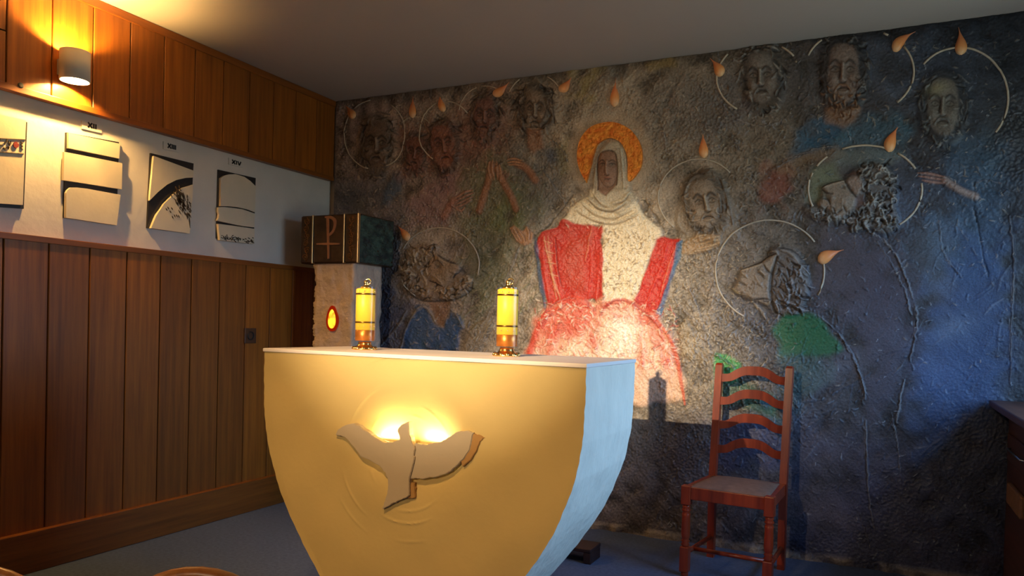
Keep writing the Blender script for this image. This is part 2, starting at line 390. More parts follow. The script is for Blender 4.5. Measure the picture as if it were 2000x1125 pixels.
def inside(x, y, pts):
    r = np.zeros(x.shape, bool); n = len(pts)
    for i in range(n):
        (ax, ay), (bx, by) = pts[i], pts[(i+1) % n]
        if ay == by: continue
        r ^= ((ay > y) != (by > y)) & (x < (bx-ax)*(y-ay)/(by-ay)+ax)
    return r
def fill(pts, col=None, a=1.0, feather=4.0, h=0.0, smooth=False, wob=0.0, label=None, hfeather=None):
    if smooth: pts = [tuple(p) for p in catmull(pts, 5, True)]
    xs = [p[0] for p in pts]; ys = [p[1] for p in pts]; m_ = feather*2+4
    sl = win_of(min(xs)-m_, min(ys)-m_, max(xs)+m_, max(ys)+m_)
    x, y = PX[sl], PY[sl]
    if x.size == 0: return
    d, _ = pdist(sl, list(pts)+[pts[0]])
    sd = np.where(inside(x, y, pts), d, -d)
    if wob: sd = sd+wob*NOISE_M[sl]
    m = np.clip(0.5+sd/(2*feather), 0, 1); m = m*m*(3-2*m)
    blend(sl, m, col, a)
    if h:
        f2 = hfeather or feather; mh = np.clip(0.5+sd/(2*f2), 0, 1); HT[sl] += h*0.001*mh*mh*(3-2*mh)
    if label: LB[sl] = np.where(sd > 0, label, LB[sl])
def ell(cx, cy, rx, ry, rot=0.0, h=0.0, col=None, a=1.0, pw=2.0):
    R_ = max(rx, ry)*1.9+4; sl = win_of(cx-R_, cy-R_, cx+R_, cy+R_)
    x, y = PX[sl]-cx, PY[sl]-cy
    if x.size == 0: return
    c, s = math.cos(rot), math.sin(rot); u, v = (x*c+y*s)/rx, (-x*s+y*c)/ry
    k = np.exp(-((u*u+v*v))**(pw/2)*1.2)
    HT[sl] += h*0.001*k; blend(sl, k, col, a)
NOISE_L = spectral(1, 0.6, 2.5, 1.2); NOISE_M = spectral(2, 3, 14, 1.0); NOISE_F = spectral(3, 25, 85, 0.6)
STREAK = spectral(4, 4, 60, 0.9, (0.75, 5.0)); STREAK2 = spectral(5, 4, 60, 0.9, (-0.5, 5.0))

# ---- painted ground: taupe in the middle, brown to the left, slate blue to the right
def ramp(x, stops):
    xs = [s[0] for s in stops]; c = np.array([LIN(s[1]) for s in stops]); return np.stack([np.interp(x, xs, c[:, k]) for k in range(3)], -1)
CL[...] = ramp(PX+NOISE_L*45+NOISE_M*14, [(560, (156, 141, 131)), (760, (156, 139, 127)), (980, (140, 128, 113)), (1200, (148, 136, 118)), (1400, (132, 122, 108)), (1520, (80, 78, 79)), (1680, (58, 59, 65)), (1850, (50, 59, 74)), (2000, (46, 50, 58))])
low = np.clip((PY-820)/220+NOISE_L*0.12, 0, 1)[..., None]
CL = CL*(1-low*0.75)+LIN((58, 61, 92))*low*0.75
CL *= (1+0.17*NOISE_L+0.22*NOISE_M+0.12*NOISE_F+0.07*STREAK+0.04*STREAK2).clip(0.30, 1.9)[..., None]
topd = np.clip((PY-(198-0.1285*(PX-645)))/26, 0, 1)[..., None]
CL = CL*(0.35+0.65*topd)                                            # colour darkens towards the ceiling line
CALM = np.ones_like(GX)
def calm(pts, k, feather):
    xs = [p[0] for p in pts]; ys = [p[1] for p in pts]; sl = win_of(min(xs)-feather, min(ys)-feather, max(xs)+feather, max(ys)+feather)
    d, _ = pdist(sl, list(pts)+[pts[0]]); sd = np.where(inside(PX[sl], PY[sl], pts), d, -d); CALM[sl] *= 1-k*np.clip(0.5+sd/(2*feather), 0, 1)
ring_ = lambda cx, cy, rx, ry: [(cx+rx*math.cos(t), cy+ry*math.sin(t)) for t in np.linspace(0, 6.283, 24)[:-1]]
calm([(1600, 480), (1690, 455), (1760, 520), (1785, 620), (1770, 760), (1700, 820), (1660, 700), (1610, 600)], 0.45, 26)
calm([(1800, 480), (1960, 470), (1970, 760), (1800, 860), (1720, 900), (1790, 700)], 0.5, 30)
for r_ in ((1504, 530, 104, 98), (1365, 385, 77, 72), (858, 518, 76, 71), (1484, 153, 80, 68), (1678, 140, 104, 80), (1874, 192, 92, 96), (1690, 370, 108, 84), (1190, 300, 90, 90), (732, 263, 58, 66)): calm(ring_(*r_), 0.55, 5)
calm([(1515, 640), (1535, 615), (1575, 612), (1610, 635), (1640, 680), (1620, 700), (1530, 690)], 0.6, 6)
calm([(1400, 830), (1700, 900), (1700, 1060), (1400, 1040)], 0.4, 40)
CALM *= 1-0.5*np.clip((PX-1480)/150, 0, 1)*np.clip((PY-300)/200, 0.3, 1)
HT += CALM*(0.0014*NOISE_M+(0.00045+0.0004*np.clip(NOISE_L, 0, 2))*NOISE_F+0.0006*STREAK+0.0004*STREAK2)

def dabs(n, x0, y0, x1, y1, l=(5, 16), w=(0.9, 2.0), h=(0.8, 2.4), ang=None, cols=None, a=0.35, keep=None, curl=0.5):
    for _ in range(n):
        x, y = rng.uniform(x0, x1), rng.uniform(y0, y1)
        if keep is not None and not keep(x, y): continue
        q_ = on_y(x, y, YB); j_, i_ = int((q_[2]-MZ0)/GP), int((q_[0]-MX0)/GP)
        if not (0 <= j_ < gnz and 0 <= i_ < gnx) or rng.random() > CALM[j_, i_]**1.5+0.05: continue
        an = (rng.uniform(0, math.pi) if ang is None else ang+rng.normal(0, 0.35)); L_ = rng.uniform(*l); c_ = rng.normal(0, curl)
        p = [(x+math.cos(an+c_*t)*L_*t, y+math.sin(an+c_*t)*L_*t) for t in (-0.5, 0, 0.5)]
        stroke(p, rng.uniform(*w), rng.uniform(*h), None if cols is None else cols[rng.integers(len(cols))], a, smooth=False)

# ---- broad colour passages
fill([(650, 345), (700, 350), (790, 345), (800, 430), (780, 560), (740, 690), (650, 690)], (74, 82, 96), 0.6, 22, wob=6)
fill([(745, 345), (782, 345), (780, 385), (745, 400)], (70, 98, 124), 0.75, 8, wob=4)
fill([(775, 250), (850, 240), (985, 175), (990, 290), (900, 335), (800, 340)], (128, 84, 72), 0.62, 26, wob=10)
fill([(800, 400), (850, 345), (905, 325), (925, 380), (870, 440), (810, 445)], (146, 108, 108), 0.65, 16, wob=6)
fill([(905, 330), (960, 300), (1000, 330), (1060, 400), (1005, 470), (985, 560), (930, 640), (905, 500), (900, 420)], (92, 100, 70), 0.6, 26, wob=12)
fill([(985, 390), (1020, 350), (1055, 400), (1010, 445), (960, 450)], (104, 116, 66), 0.6, 16, wob=8)
fill([(1000, 285), (1060, 270), (1108, 300), (1105, 380), (1075, 440), (1030, 440), (1000, 350)], (98, 102, 104), 0.6, 14, wob=6)
fill([(1060, 290), (1100, 290), (1108, 315), (1070, 320)], (66, 78, 98), 0.6, 8)
fill([(745, 560), (800, 600), (790, 690), (740, 690)], (58, 72, 104), 0.6, 14, wob=8)
# light coming down on the veiled woman
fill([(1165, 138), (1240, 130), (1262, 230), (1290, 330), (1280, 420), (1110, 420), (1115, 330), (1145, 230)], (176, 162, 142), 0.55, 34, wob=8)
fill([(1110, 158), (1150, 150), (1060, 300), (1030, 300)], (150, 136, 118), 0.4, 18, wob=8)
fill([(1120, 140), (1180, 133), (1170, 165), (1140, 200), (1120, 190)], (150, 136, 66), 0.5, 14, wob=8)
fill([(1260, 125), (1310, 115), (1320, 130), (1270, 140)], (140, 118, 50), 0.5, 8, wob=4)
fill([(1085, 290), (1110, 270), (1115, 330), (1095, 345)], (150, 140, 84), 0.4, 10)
fill([(1260, 180), (1330, 150), (1420, 180), (1400, 250), (1330, 280), (1270, 290)], (96, 92, 92), 0.5, 26, wob=10)
# right-hand robes
fill([(1560, 262), (1590, 240), (1640, 240), (1660, 262), (1640, 285), (1580, 300), (1545, 312)], (26, 84, 118), 0.75, 12, wob=6)
fill([(1650, 245), (1720, 215), (1790, 240), (1770, 290), (1690, 290), (1600, 300)], (58, 92, 112), 0.7, 16, wob=7)
fill([(1480, 350), (1505, 325), (1550, 330), (1545, 385), (1510, 410), (1485, 395)], (134, 70, 58), 0.6, 12, wob=7)
fill([(1500, 330), (1560, 300), (1630, 285), (1650, 300), (1590, 318), (1550, 345)], (120, 98, 76), 0.6, 8, wob=4)
fill([(1590, 330), (1625, 322), (1640, 355), (1600, 400), (1575, 390)], (124, 138, 112), 0.6, 12, wob=4)
fill([(1620, 300), (1700, 285), (1760, 300), (1740, 320), (1650, 330)], (110, 124, 122), 0.45, 12, wob=5)
fill([(1840, 270), (1930, 260), (1960, 330), (1960, 480), (1900, 560), (1830, 560), (1800, 430), (1880, 390)], (52, 82, 108), 0.55, 28, wob=10)
fill([(1600, 480), (1690, 455), (1760, 520), (1790, 620), (1770, 760), (1700, 820), (1690, 720), (1650, 640), (1600, 580)], (74, 70, 84), 0.5, 30, wob=12)
fill([(1860, 480), (1960, 460), (1975, 720), (1900, 840), (1800, 900), (1800, 700)], (42, 72, 116), 0.6, 40, wob=14)
fill([(1515, 640), (1535, 615), (1575, 612), (1610, 635), (1640, 680), (1620, 700), (1580, 700), (1530, 690)], (28, 104, 62), 0.85, 8, wob=4)
fill([(1530, 690), (1600, 690), (1620, 740), (1560, 790), (1525, 760)], (70, 110, 100), 0.45, 18, wob=8)
fill([(1398, 690), (1420, 688), (1445, 710), (1440, 745), (1395, 740)], (60, 160, 84), 0.85, 5, wob=3)
fill([(1398, 740), (1445, 735), (1530, 790), (1525, 850), (1470, 800), (1398, 790)], (40, 106, 74), 0.6, 10, wob=5)
fill([(1390, 830), (1520, 800), (1530, 900), (1400, 930)], (58, 70, 112), 0.6, 22, wob=8)
fill([(1280, 800), (1370, 800), (1360, 1040), (1230, 1030)], (60, 54, 60), 0.55, 30, wob=10)  # dark patch painted where the altar's shadow falls on the wall
# blue robe of the upturned head beside the left candle
fill([(820, 598), (836, 600), (850, 632), (868, 640), (880, 605), (905, 640), (890, 690), (780, 690), (800, 630)], (40, 84, 128), 0.9, 5, wob=3, h=4)
fill([(838, 590), (880, 588), (875, 610), (866, 638), (852, 630)], (150, 108, 78), 0.7, 5)
stroke([(780, 690), (800, 630), (822, 600), (838, 606), (852, 632)], 3.0, 5, (152, 138, 118), 0.6)
stroke([(880, 604), (892, 612), (905, 640)], 2.0, 4, (160, 150, 135), 0.6)
stroke([(740, 680), (775, 640), (795, 605)], 3.0, 4, (140, 124, 108), 0.5)

for x, y, rx, ry, c_, a_ in [(1640, 720, 70, 30, (120, 118, 128), 0.3), (1570, 850, 40, 60, (112, 110, 128), 0.35), (1620, 880, 50, 26, (118, 112, 128), 0.35), (1750, 640, 30, 60, (70, 68, 84), 0.4), (1860, 640, 50, 24, (120, 136, 156), 0.35), (1830, 720, 60, 40, (92, 112, 150), 0.35), (1700, 900, 40, 60, (104, 102, 120), 0.3), (1590, 1000, 60, 34, (104, 100, 116), 0.35), (1640, 1010, 40, 26, (128, 122, 134), 0.3), (1560, 940, 24, 50, (52, 66, 104), 0.5), (1470, 950, 50, 40, (60, 70, 112), 0.4), (1450, 1010, 40, 30, (96, 88, 108), 0.3), (1830, 470, 46, 60, (108, 124, 138), 0.35), (1840, 560, 30, 40, (110, 116, 128), 0.3), (1720, 560, 40, 60, (64, 60, 78), 0.4), (1340, 900, 30, 60, (70, 70, 86), 0.35), (1930, 330, 30, 60, (64, 92, 112), 0.4), (1330, 190, 60, 30, (112, 108, 104), 0.3), (1460, 265, 60, 26, (142, 132, 122), 0.3), (700, 400, 30, 30, (120, 110, 92), 0.3), (760, 330, 20, 60, (140, 126, 110), 0.3)]:
    ell(x, y, rx, ry, rng.uniform(-0.6, 0.6), 0, c_, a_, 1.6)
# ---- crusty spatula texture all over, denser near the figures
GREY = [(150, 140, 126), (176, 164, 146), (80, 72, 66), (120, 110, 98), (48, 42, 38), (38, 34, 32)]
BLUE = [(104, 114, 130), (140, 152, 168), (52, 58, 72), (70, 80, 100), (74, 92, 120), (34, 38, 48), (28, 30, 38)]
dabs(2000, 655, 160, 1480, 700, cols=GREY, a=0.42, h=(1, 3))
dabs(900, 1290, 430, 1560, 800, cols=[(186, 170, 144), (150, 134, 110), (96, 84, 70), (70, 60, 52)], a=0.4, h=(1, 3))
dabs(1700, 1400, 60, 1990, 720, cols=BLUE+GREY, a=0.38, h=(1, 3))
dabs(900, 1280, 740, 1980, 1090, cols=BLUE, a=0.34, h=(1, 3))
dabs(260, 1500, 480, 1960, 900, l=(20, 60), w=(1.2, 3), h=(0.5, 1.6), ang=-0.8, cols=BLUE, a=0.22, curl=0.2)
dabs(200, 1100, 130, 1330, 330, l=(20, 55), w=(1.2, 3), h=(0.4, 1.4), ang=-0.75, cols=[(180, 166, 146), (150, 138, 122), (110, 98, 88)], a=0.3, curl=0.15)
dabs(200, 900, 330, 1070, 620, l=(15, 45), w=(1.2, 2.6), h=(0.5, 1.6), ang=-0.95, cols=[(130, 132, 92), (96, 104, 70), (150, 144, 116), (70, 76, 54)], a=0.3, curl=0.2)
dabs(260, 780, 240, 1000, 345, cols=[(150, 96, 82), (96, 58, 50), (168, 120, 100), (70, 50, 46)], a=0.4, h=(1, 3))

# ---- long raised contours of the robes, laid on in broken ropes of plaster
def crusty(pts, w_, h_):
    P_ = catmull(pts, 10); i = 0; w_ *= 0.8; h_ *= 0.75
    while i < len(P_)-3:
        n = int(rng.integers(3, 9)); seg = [tuple(p+rng.normal(0, 0.9, 2)) for p in P_[i:i+n]]
        if len(seg) > 1 and rng.random() < 0.86:
            stroke(seg, w_*rng.uniform(0.55, 1.0), h_*rng.uniform(0.6, 1.3), [(118, 114, 116), (150, 146, 144), (84, 80, 86)][rng.integers(3)] if h_ > 0 else (34, 32, 34), 0.45, smooth=False)
            if h_ > 0 and rng.random() < 0.7: stroke([(x+w_*1.1, y+rng.normal(0, 1)) for x, y in seg], w_*0.5, -h_*0.45, (40, 36, 40), 0.45, smooth=False)  # dark right flank of the ridge, shade put into the colour
            if rng.random() < 0.4: stroke([(x-w_*1.6, y+rng.normal(0, 2)) for x, y in seg], w_*0.4, h_*0.4, (140, 136, 138), 0.4, smooth=False)  # pale left flank, painted as the lit side
        i += max(2, n-2)
for pts, w_, h_ in [([(1695, 452), (1725, 468), (1750, 500), (1770, 545), (1788, 600), (1790, 640), (1778, 700), (1760, 770), (1750, 830)], 3.2, 6),
                    ([(1712, 470), (1745, 520), (1768, 570), (1780, 620)], 2.2, 5),
                    ([(1598, 615), (1640, 655), (1668, 700), (1688, 760), (1692, 840), (1696, 950), (1708, 1040)], 3.0, 6),
                    ([(1640, 650), (1660, 690), (1680, 730), (1690, 770)], 2.4, 4),
                    ([(1904, 355), (1902, 400), (1910, 440), (1918, 490), (1930, 540)], 2.4, -5),
                    ([(1907, 356), (1930, 352), (1955, 360)], 2.0, 4),
                    ([(1835, 430), (1838, 470), (1850, 505), (1870, 530), (1880, 545)], 2.4, 5),
                    ([(1875, 448), (1892, 475), (1908, 500)], 2.2, 5), ([(1895, 520), (1912, 512), (1925, 522)], 2.2, 4),
                    ([(1972, 420), (1980, 520), (1976, 640), (1974, 760)], 3.0, 5),
                    ([(1120, 380), (1096, 410), (1072, 440), (1050, 455)], 3.4, -6), ([(1252, 385), (1278, 420), (1300, 455)], 3.4, -6),
                    ([(1058, 330), (1075, 352), (1098, 388), (1110, 405)], 2.0, 5), ([(1075, 272), (1100, 296), (1108, 318)], 2.4, 5),
                    ([(1262, 205), (1290, 232), (1298, 270), (1302, 300)], 2.4, 4), ([(1330, 232), (1372, 236), (1400, 256)], 2.0, 4), ([(1350, 220), (1400, 258), (1440, 275)], 2.2, 4),
                    ([(1405, 195), (1440, 232), (1490, 246), (1530, 235)], 2.6, 3),
                    ([(940, 640), (980, 560), (1012, 490)], 2.2, 3), ([(920, 690), (970, 600), (1015, 480)], 2.0, 3),
                    ([(1345, 560), (1368, 620), (1380, 680)], 2.4, 4), ([(1300, 560), (1330, 600), (1372, 640), (1390, 690)], 2.0, 4),
                    ([(1445, 575), (1455, 620), (1445, 650)], 2.0, 3), ([(1395, 690), (1430, 715), (1450, 740)], 3.0, 5),
                    ([(1545, 760), (1560, 800), (1580, 860)], 1.8, 3), ([(1740, 800), (1755, 880), (1760, 960)], 1.6, 3), ([(1680, 1000), (1690, 1040), (1700, 1070)], 1.8, 3),
                    ([(1500, 335), (1545, 312), (1600, 290), (1640, 285)], 2.6, 5), ([(1510, 400), (1530, 430), (1560, 450)], 2.0, 3)]:
    crusty(pts, w_, h_)
fill([(1322, 640), (1338, 622), (1362, 660), (1388, 690), (1375, 720), (1340, 690)], (168, 150, 122), 0.6, 5, h=6, wob=2)
dabs(60, 1325, 630, 1385, 715, ang=0.9, cols=[(190, 172, 142), (110, 94, 74)], a=0.5, h=(2, 5))
fill([(910, 668), (925, 640), (952, 618), (960, 640), (938, 690), (912, 690)], (132, 120, 104), 0.6, 4, h=6, wob=2)
dabs(30, 912, 622, 958, 690, ang=-0.9, cols=[(160, 148, 130), (90, 80, 70)], a=0.5, h=(2, 4))

# ---- fine scratches of bright and dark paint dragged over the plaster
FINE_L = [(196, 184, 164), (170, 158, 140), (44, 38, 34), (30, 27, 26)]; FINE_R = [(150, 158, 170), (176, 184, 194), (30, 32, 38), (110, 124, 146)]
dabs(1500, 660, 170, 1420, 700, l=(3, 9), w=(0.7, 1.1), h=(0.8, 2.2), cols=FINE_L, a=0.6)
dabs(900, 1290, 450, 1480, 800, l=(3, 9), w=(0.7, 1.2), h=(1, 2.6), cols=[(214, 196, 164), (190, 170, 138), (70, 58, 46), (52, 42, 34)], a=0.6)
dabs(1300, 1400, 80, 1980, 760, l=(4, 12), w=(0.7, 1.1), h=(0.8, 2.2), cols=FINE_R+FINE_L, a=0.5)
dabs(500, 1280, 780, 1900, 1090, l=(4, 14), w=(0.7, 1.1), h=(0.8, 2), cols=FINE_R, a=0.5)
# ---- hands and forearms
def limb(pts, w, col, dark, h=9):
    stroke(pts, w*1.18, -2.5, dark, 0.55, taper=False); stroke(pts, w, h, col, 0.9, taper=False)
SK, SKD, SKL = (160, 112, 84), (70, 46, 36), (186, 140, 108)
def finger(pts, w, col=SKL, dark=SKD):
    stroke(pts, w*1.5, -1.5, dark, 0.6); stroke(pts, w, 5, col, 0.85)
limb([(962, 322), (955, 352), (945, 385), (937, 412)], 7.5, SK, SKD); limb([(972, 330), (985, 358), (1000, 385), (1008, 408)], 7.5, SK, SKD)
for p in ([(960, 350), (955, 330), (958, 315)], [(966, 352), (963, 330), (963, 312)], [(972, 352), (972, 332), (970, 315)], [(978, 356), (980, 338), (976, 322)]): finger(p, 2.2)
limb([(1046, 352), (1030, 330), (1012, 320)], 8, SK, SKD)
for p in ([(1020, 314), (1004, 310), (992, 312)], [(1020, 319), (1004, 316), (992, 318)], [(1022, 325), (1006, 322), (994, 322)]): finger(p, 2.4)
limb([(868, 424), (880, 402), (888, 392)], 8, (164, 116, 98), SKD)
for p in ([(888, 388), (908, 376), (924, 371)], [(890, 394), (910, 383), (925, 376)], [(892, 400), (910, 391), (924, 384)], [(890, 406), (905, 400), (922, 390)], [(882, 400), (900, 412), (908, 404)]): finger(p, 2.4, (178, 132, 110))
limb([(1906, 384), (1875, 372), (1845, 352)], 8, (150, 132, 124), (50, 44, 44))
for p in ([(1845, 346), (1818, 340), (1792, 338)], [(1846, 352), (1820, 348), (1794, 344)], [(1848, 358), (1822, 356), (1800, 352)]): finger(p, 3.0, (160, 124, 112), (60, 44, 44))

# ---- hair and beard curls
def curls(keep, box, n, cols, l=(10, 20), w=(1.6, 2.8), h=(3, 7), a=0.7, flow=None, curl=1.4):
    k = 0
    for _ in range(n*4):
        if k >= n: break
        x, y = rng.uniform(box[0], box[2]), rng.uniform(box[1], box[3])
        if not keep(x, y): continue
        k += 1; an = rng.uniform(0, 6.28) if flow is None else flow(x, y)+rng.normal(0, 0.25); L_ = rng.uniform(*l); c_ = rng.normal(0, curl)
        p = [(x, y)]
        for i in range(5): an += c_*0.3; p.append((p[-1][0]+math.cos(an)*L_/5, p[-1][1]+math.sin(an)*L_/5))
        dark = rng.random() < 0.42
        stroke(p, rng.uniform(*w)*(0.8 if dark else 1), (-1 if dark else 1)*rng.uniform(*h), cols[1] if dark else cols[0] if rng.random() < 0.6 else cols[2], a, smooth=False)  # cut strands painted dark and raised ones pale, shade in the colour

def face(cx, cy, a_, b_, tilt=0.0, turn=0.0, skin=(140, 120, 102), dark=(48, 42, 38), light=(178, 160, 138), hair=None, beard=None, nh=60, nb=60, up=1.0, hlen=(10, 22), hwide=1.0, label=None, hairdown=0.6, k=1.0):
    ct, st = math.cos(tilt), math.sin(tilt)
    P = lambda s, t: (cx+ct*s*a_-st*t*b_, cy+st*s*a_+ct*t*b_)
    S_ = lambda pts, *ar, **kw: stroke([P(*p) for p in pts], *ar, **kw)
    hd = [P(s, t) for s, t in [(0, -1.32), (0.75, -1.12), (1.18*hwide, -0.5), (1.22*hwide, 0.2), (1.05*hwide, 0.8), (0.6, 1.28 if beard else 1.08), (0, 1.42 if beard else 1.12), (-0.6, 1.28 if beard else 1.08), (-1.05*hwide, 0.8), (-1.22*hwide, 0.2), (-1.18*hwide, -0.5), (-0.75, -1.12)]]
    hp = catmull(hd, 4, True)
    fill(hd, hair[1] if hair else skin, 0.55, 5, h=9*k, smooth=True, hfeather=9, label=label, wob=1.5)
    fill([P(s, t) for s, t in [(0, -0.95), (0.6, -0.8), (0.86, -0.2), (0.8, 0.4), (0.45, 0.9), (0, 1.02), (-0.45, 0.9), (-0.8, 0.4), (-0.86, -0.2), (-0.6, -0.8)]], skin, 0.85, 4, h=6*k, smooth=True, hfeather=9, wob=1.5)
    ell(*P(turn*0.1, -0.55), a_*0.55, b_*0.3, tilt, 4*k, light, 0.35)  # pale brow, nose and cheeks are painted highlights
    for sg in (-1, 1):
        ex = sg*0.4+turn*0.22
        ell(*P(ex, -0.10), a_*0.27, b_*0.15, tilt, -7*k, dark, 0.55)  # eye hollows also darkened in colour, as painted shade
        ell(*P(ex, -0.08), a_*0.16, b_*0.075, tilt, 5*k, light, 0.55)
        ell(*P(ex+turn*0.05, -0.085), a_*0.06, b_*0.05, tilt, -2*k, (30, 26, 24), 0.8)
        S_([(ex-0.24, -0.06), (ex, -0.17), (ex+0.24, -0.07)], 1.5, 3*k, dark, 0.7)
        S_([(ex-0.2, 0.0), (ex, 0.05), (ex+0.2, 0.0)], 1.3, 2.4*k, dark, 0.45)
        S_([(turn*0.2+sg*0.12, -0.22), (ex, -0.36), (ex+sg*0.3, -0.22)], 2.6, 5*k, dark, 0.75)
        ell(*P(sg*0.48+turn*0.15, 0.28), a_*0.24, b_*0.2, tilt, 5*k, light, 0.35)
    nx = turn*0.38
    S_([(turn*0.2, -0.25), (turn*0.3, 0.0), (nx, 0.26)], a_*0.10, 11*k, light, 0.7, taper=False)
    S_([(turn*0.2-0.13, -0.2), (nx-0.17, 0.15), (nx-0.2, 0.28)], 1.5, -3*k, dark, 0.8)
    ell(*P(nx, 0.28), a_*0.17, b_*0.08, tilt, 6*k, light, 0.5)
    S_([(nx-0.2, 0.34), (nx, 0.38), (nx+0.2, 0.34)], 1.5, -4*k, dark, 0.85)
    mx = turn*0.25
    S_([(mx-0.32, 0.60), (mx-0.1, 0.54), (mx+0.1, 0.54), (mx+0.32, 0.60)], 1.8, -4*k, (34, 28, 26), 0.9)
    S_([(mx-0.24, 0.66), (mx, 0.70), (mx+0.24, 0.66)], 2.2, 5*k, light, 0.5)
    if beard:
        S_([(mx-0.45, 0.66), (mx-0.2, 0.46), (mx, 0.47), (mx+0.2, 0.46), (mx+0.45, 0.66)], 2.4, 5*k, beard[0], 0.7)
        def kb(x, y):
            s, t = ((x-cx)*ct+(y-cy)*st)/a_, (-(x-cx)*st+(y-cy)*ct)/b_
            return (t > 0.74 and abs(s) < 0.85) and (s/0.95)**2+((t-0.55)/0.95)**2 < 1 or (0.62 < abs(s) < 1.0 and 0.15 < t < 0.9)
        R_ = max(a_, b_)*1.6; curls(kb, (cx-R_, cy-R_, cx+R_, cy+R_), nb, beard, (7, 15), flow=lambda x, y: math.pi/2+tilt+(x-cx)/a_*-0.5, h=(2.5*k, 5.5*k))
    if hair:
        def kh(x, y):
            s, t = ((x-cx)*ct+(y-cy)*st)/a_, (-(x-cx)*st+(y-cy)*ct)/b_
            rin = (s/0.86)**2+((t+0.02)/0.98)**2; rout = (s/(1.3*hwide))**2+((t+0.02)/1.38)**2
            return rin > 1 and rout < 1 and t < hairdown
        R_ = max(a_*hwide, b_)*1.6
        curls(kh, (cx-R_, cy-R_, cx+R_, cy+R_), nh, hair, hlen, flow=lambda x, y: math.atan2(y-cy, x-cx)+math.pi/2*(1 if x > cx else -1), curl=0.7, h=(2.5*k, 6*k))

# the twelve heads in halos (numbers are only labels for cutting the surface into parts)
face(737, 283, 27, 46, 0.05, 0.35, (112, 92, 78), (40, 34, 30), (150, 130, 110), hair=((96, 86, 76), (44, 38, 34), (128, 114, 98)), beard=((110, 92, 76), (46, 38, 32), (136, 114, 94)), nh=60, nb=50, label=1)
face(812, 300, 19, 33, 0.1, 0.1, (118, 76, 64), (52, 36, 32), (140, 98, 82), hair=((100, 84, 72), (50, 40, 36), (120, 98, 84)), beard=((112, 72, 60), (56, 38, 32), (130, 92, 78)), nh=26, nb=26, label=2, k=0.7)
face(868, 285, 25, 42, -0.1, 0.3, (130, 84, 68), (54, 36, 32), (158, 110, 90), hair=((92, 66, 56), (46, 36, 32), (122, 88, 74)), beard=((136, 88, 72), (60, 40, 34), (160, 114, 94)), nh=44, nb=44, label=3, k=0.8)
face(948, 228, 24, 38, 0.1, 0.2, (116, 82, 72), (46, 36, 34), (146, 106, 92), hair=((70, 58, 52), (38, 32, 30), (104, 84, 74)), beard=((122, 80, 68), (52, 36, 32), (146, 104, 88)), nh=50, nb=40, label=4, k=0.8)
face(1046, 216, 24, 42, 0.06, 0.3, (124, 106, 90), (44, 36, 32), (160, 140, 120), hair=((96, 80, 68), (42, 34, 30), (140, 120, 102)), nh=80, label=5, hwide=1.25, hairdown=1.25, hlen=(16, 30))
fill([(1032, 254), (1058, 252), (1062, 290), (1045, 300), (1030, 288)], (156, 112, 84), 0.75, 4, h=5, wob=1.5)
fill([(1330, 478), (1322, 440), (1328, 385), (1345, 345), (1378, 330), (1410, 345), (1428, 395), (1444, 450), (1425, 470), (1380, 470)], (132, 120, 104), 0.6, 4, h=6, smooth=True, hfeather=6, wob=1.5, label=7)
face(1378, 398, 32, 50, -0.14, 0.35, (140, 124, 106), (44, 38, 34), (178, 162, 138), hair=((128, 116, 100), (58, 50, 44), (160, 144, 122)), beard=((134, 120, 104), (56, 48, 42), (172, 154, 132)), nh=80, nb=80, label=7, hwide=1.05)
stroke([(1344, 420), (1338, 385), (1352, 350), (1385, 336), (1410, 352), (1424, 400), (1432, 440)], 3, 5, (96, 86, 76), 0.6)
face(1488, 152, 33, 50, -0.08, -0.25, (112, 104, 98), (34, 32, 32), (156, 150, 142), hair=((120, 116, 110), (40, 38, 38), (164, 160, 154)), beard=((104, 98, 92), (42, 40, 38), (142, 136, 128)), nh=90, nb=46, label=8)
face(1648, 142, 36, 58, 0.0, -0.15, (122, 106, 98), (38, 34, 34), (150, 136, 126), hair=((76, 72, 72), (38, 36, 36), (112, 108, 106)), beard=((134, 98, 70), (64, 44, 34), (160, 122, 90)), nh=80, nb=110, label=9, hwide=1.1)
fill([(1612, 215), (1680, 212), (1672, 238), (1645, 250), (1618, 240)], (140, 104, 76), 0.6, 7, h=4, wob=3)
face(1842, 208, 36, 56, 0.02, -0.15, (104, 98, 92), (32, 32, 34), (140, 136, 128), hair=((84, 82, 80), (42, 42, 44), (112, 112, 112)), beard=((96, 100, 102), (44, 48, 52), (134, 140, 144)), nh=70, nb=70, label=10, hwide=1.1, k=0.8)
ell(1830, 175, 22, 12, -0.3, 0, (150, 148, 112), 0.5)

# head tipped back, looking up to the right (beside the left candle)
Q = lambda x, y: (760+x*0.17770, 420+y*0.17770)
fill([Q(*p) for p in [(130, 640), (180, 460), (300, 350), (480, 330), (570, 430), (640, 500), (740, 535), (800, 590), (780, 640), (880, 690), (915, 740), (880, 820), (720, 915), (520, 940), (330, 920), (180, 820)]], (138, 114, 90), 0.7, 4, h=12, smooth=True, hfeather=8, label=6, wob=1)
fill([Q(*p) for p in [(530, 450), (640, 510), (740, 545), (790, 600), (700, 650), (640, 760), (500, 720), (440, 600)]], (164, 136, 106), 0.8, 3, h=6, smooth=True, hfeather=6)
ell(*Q(640, 640), 11, 11, 0.5, 6, (160, 134, 104), 0.5); ell(*Q(555, 560), 7, 5, 0.6, -6, (50, 38, 30), 0.7); ell(*Q(552, 552), 3, 2.4, 0.6, 4, (160, 140, 112), 0.6)
stroke([Q(*p) for p in [(500, 520), (560, 500), (620, 560)]], 2.2, 4, (70, 52, 40), 0.7)
stroke([Q(*p) for p in [(560, 470), (650, 520), (740, 545)]], 3, 6, (170, 146, 114), 0.7)
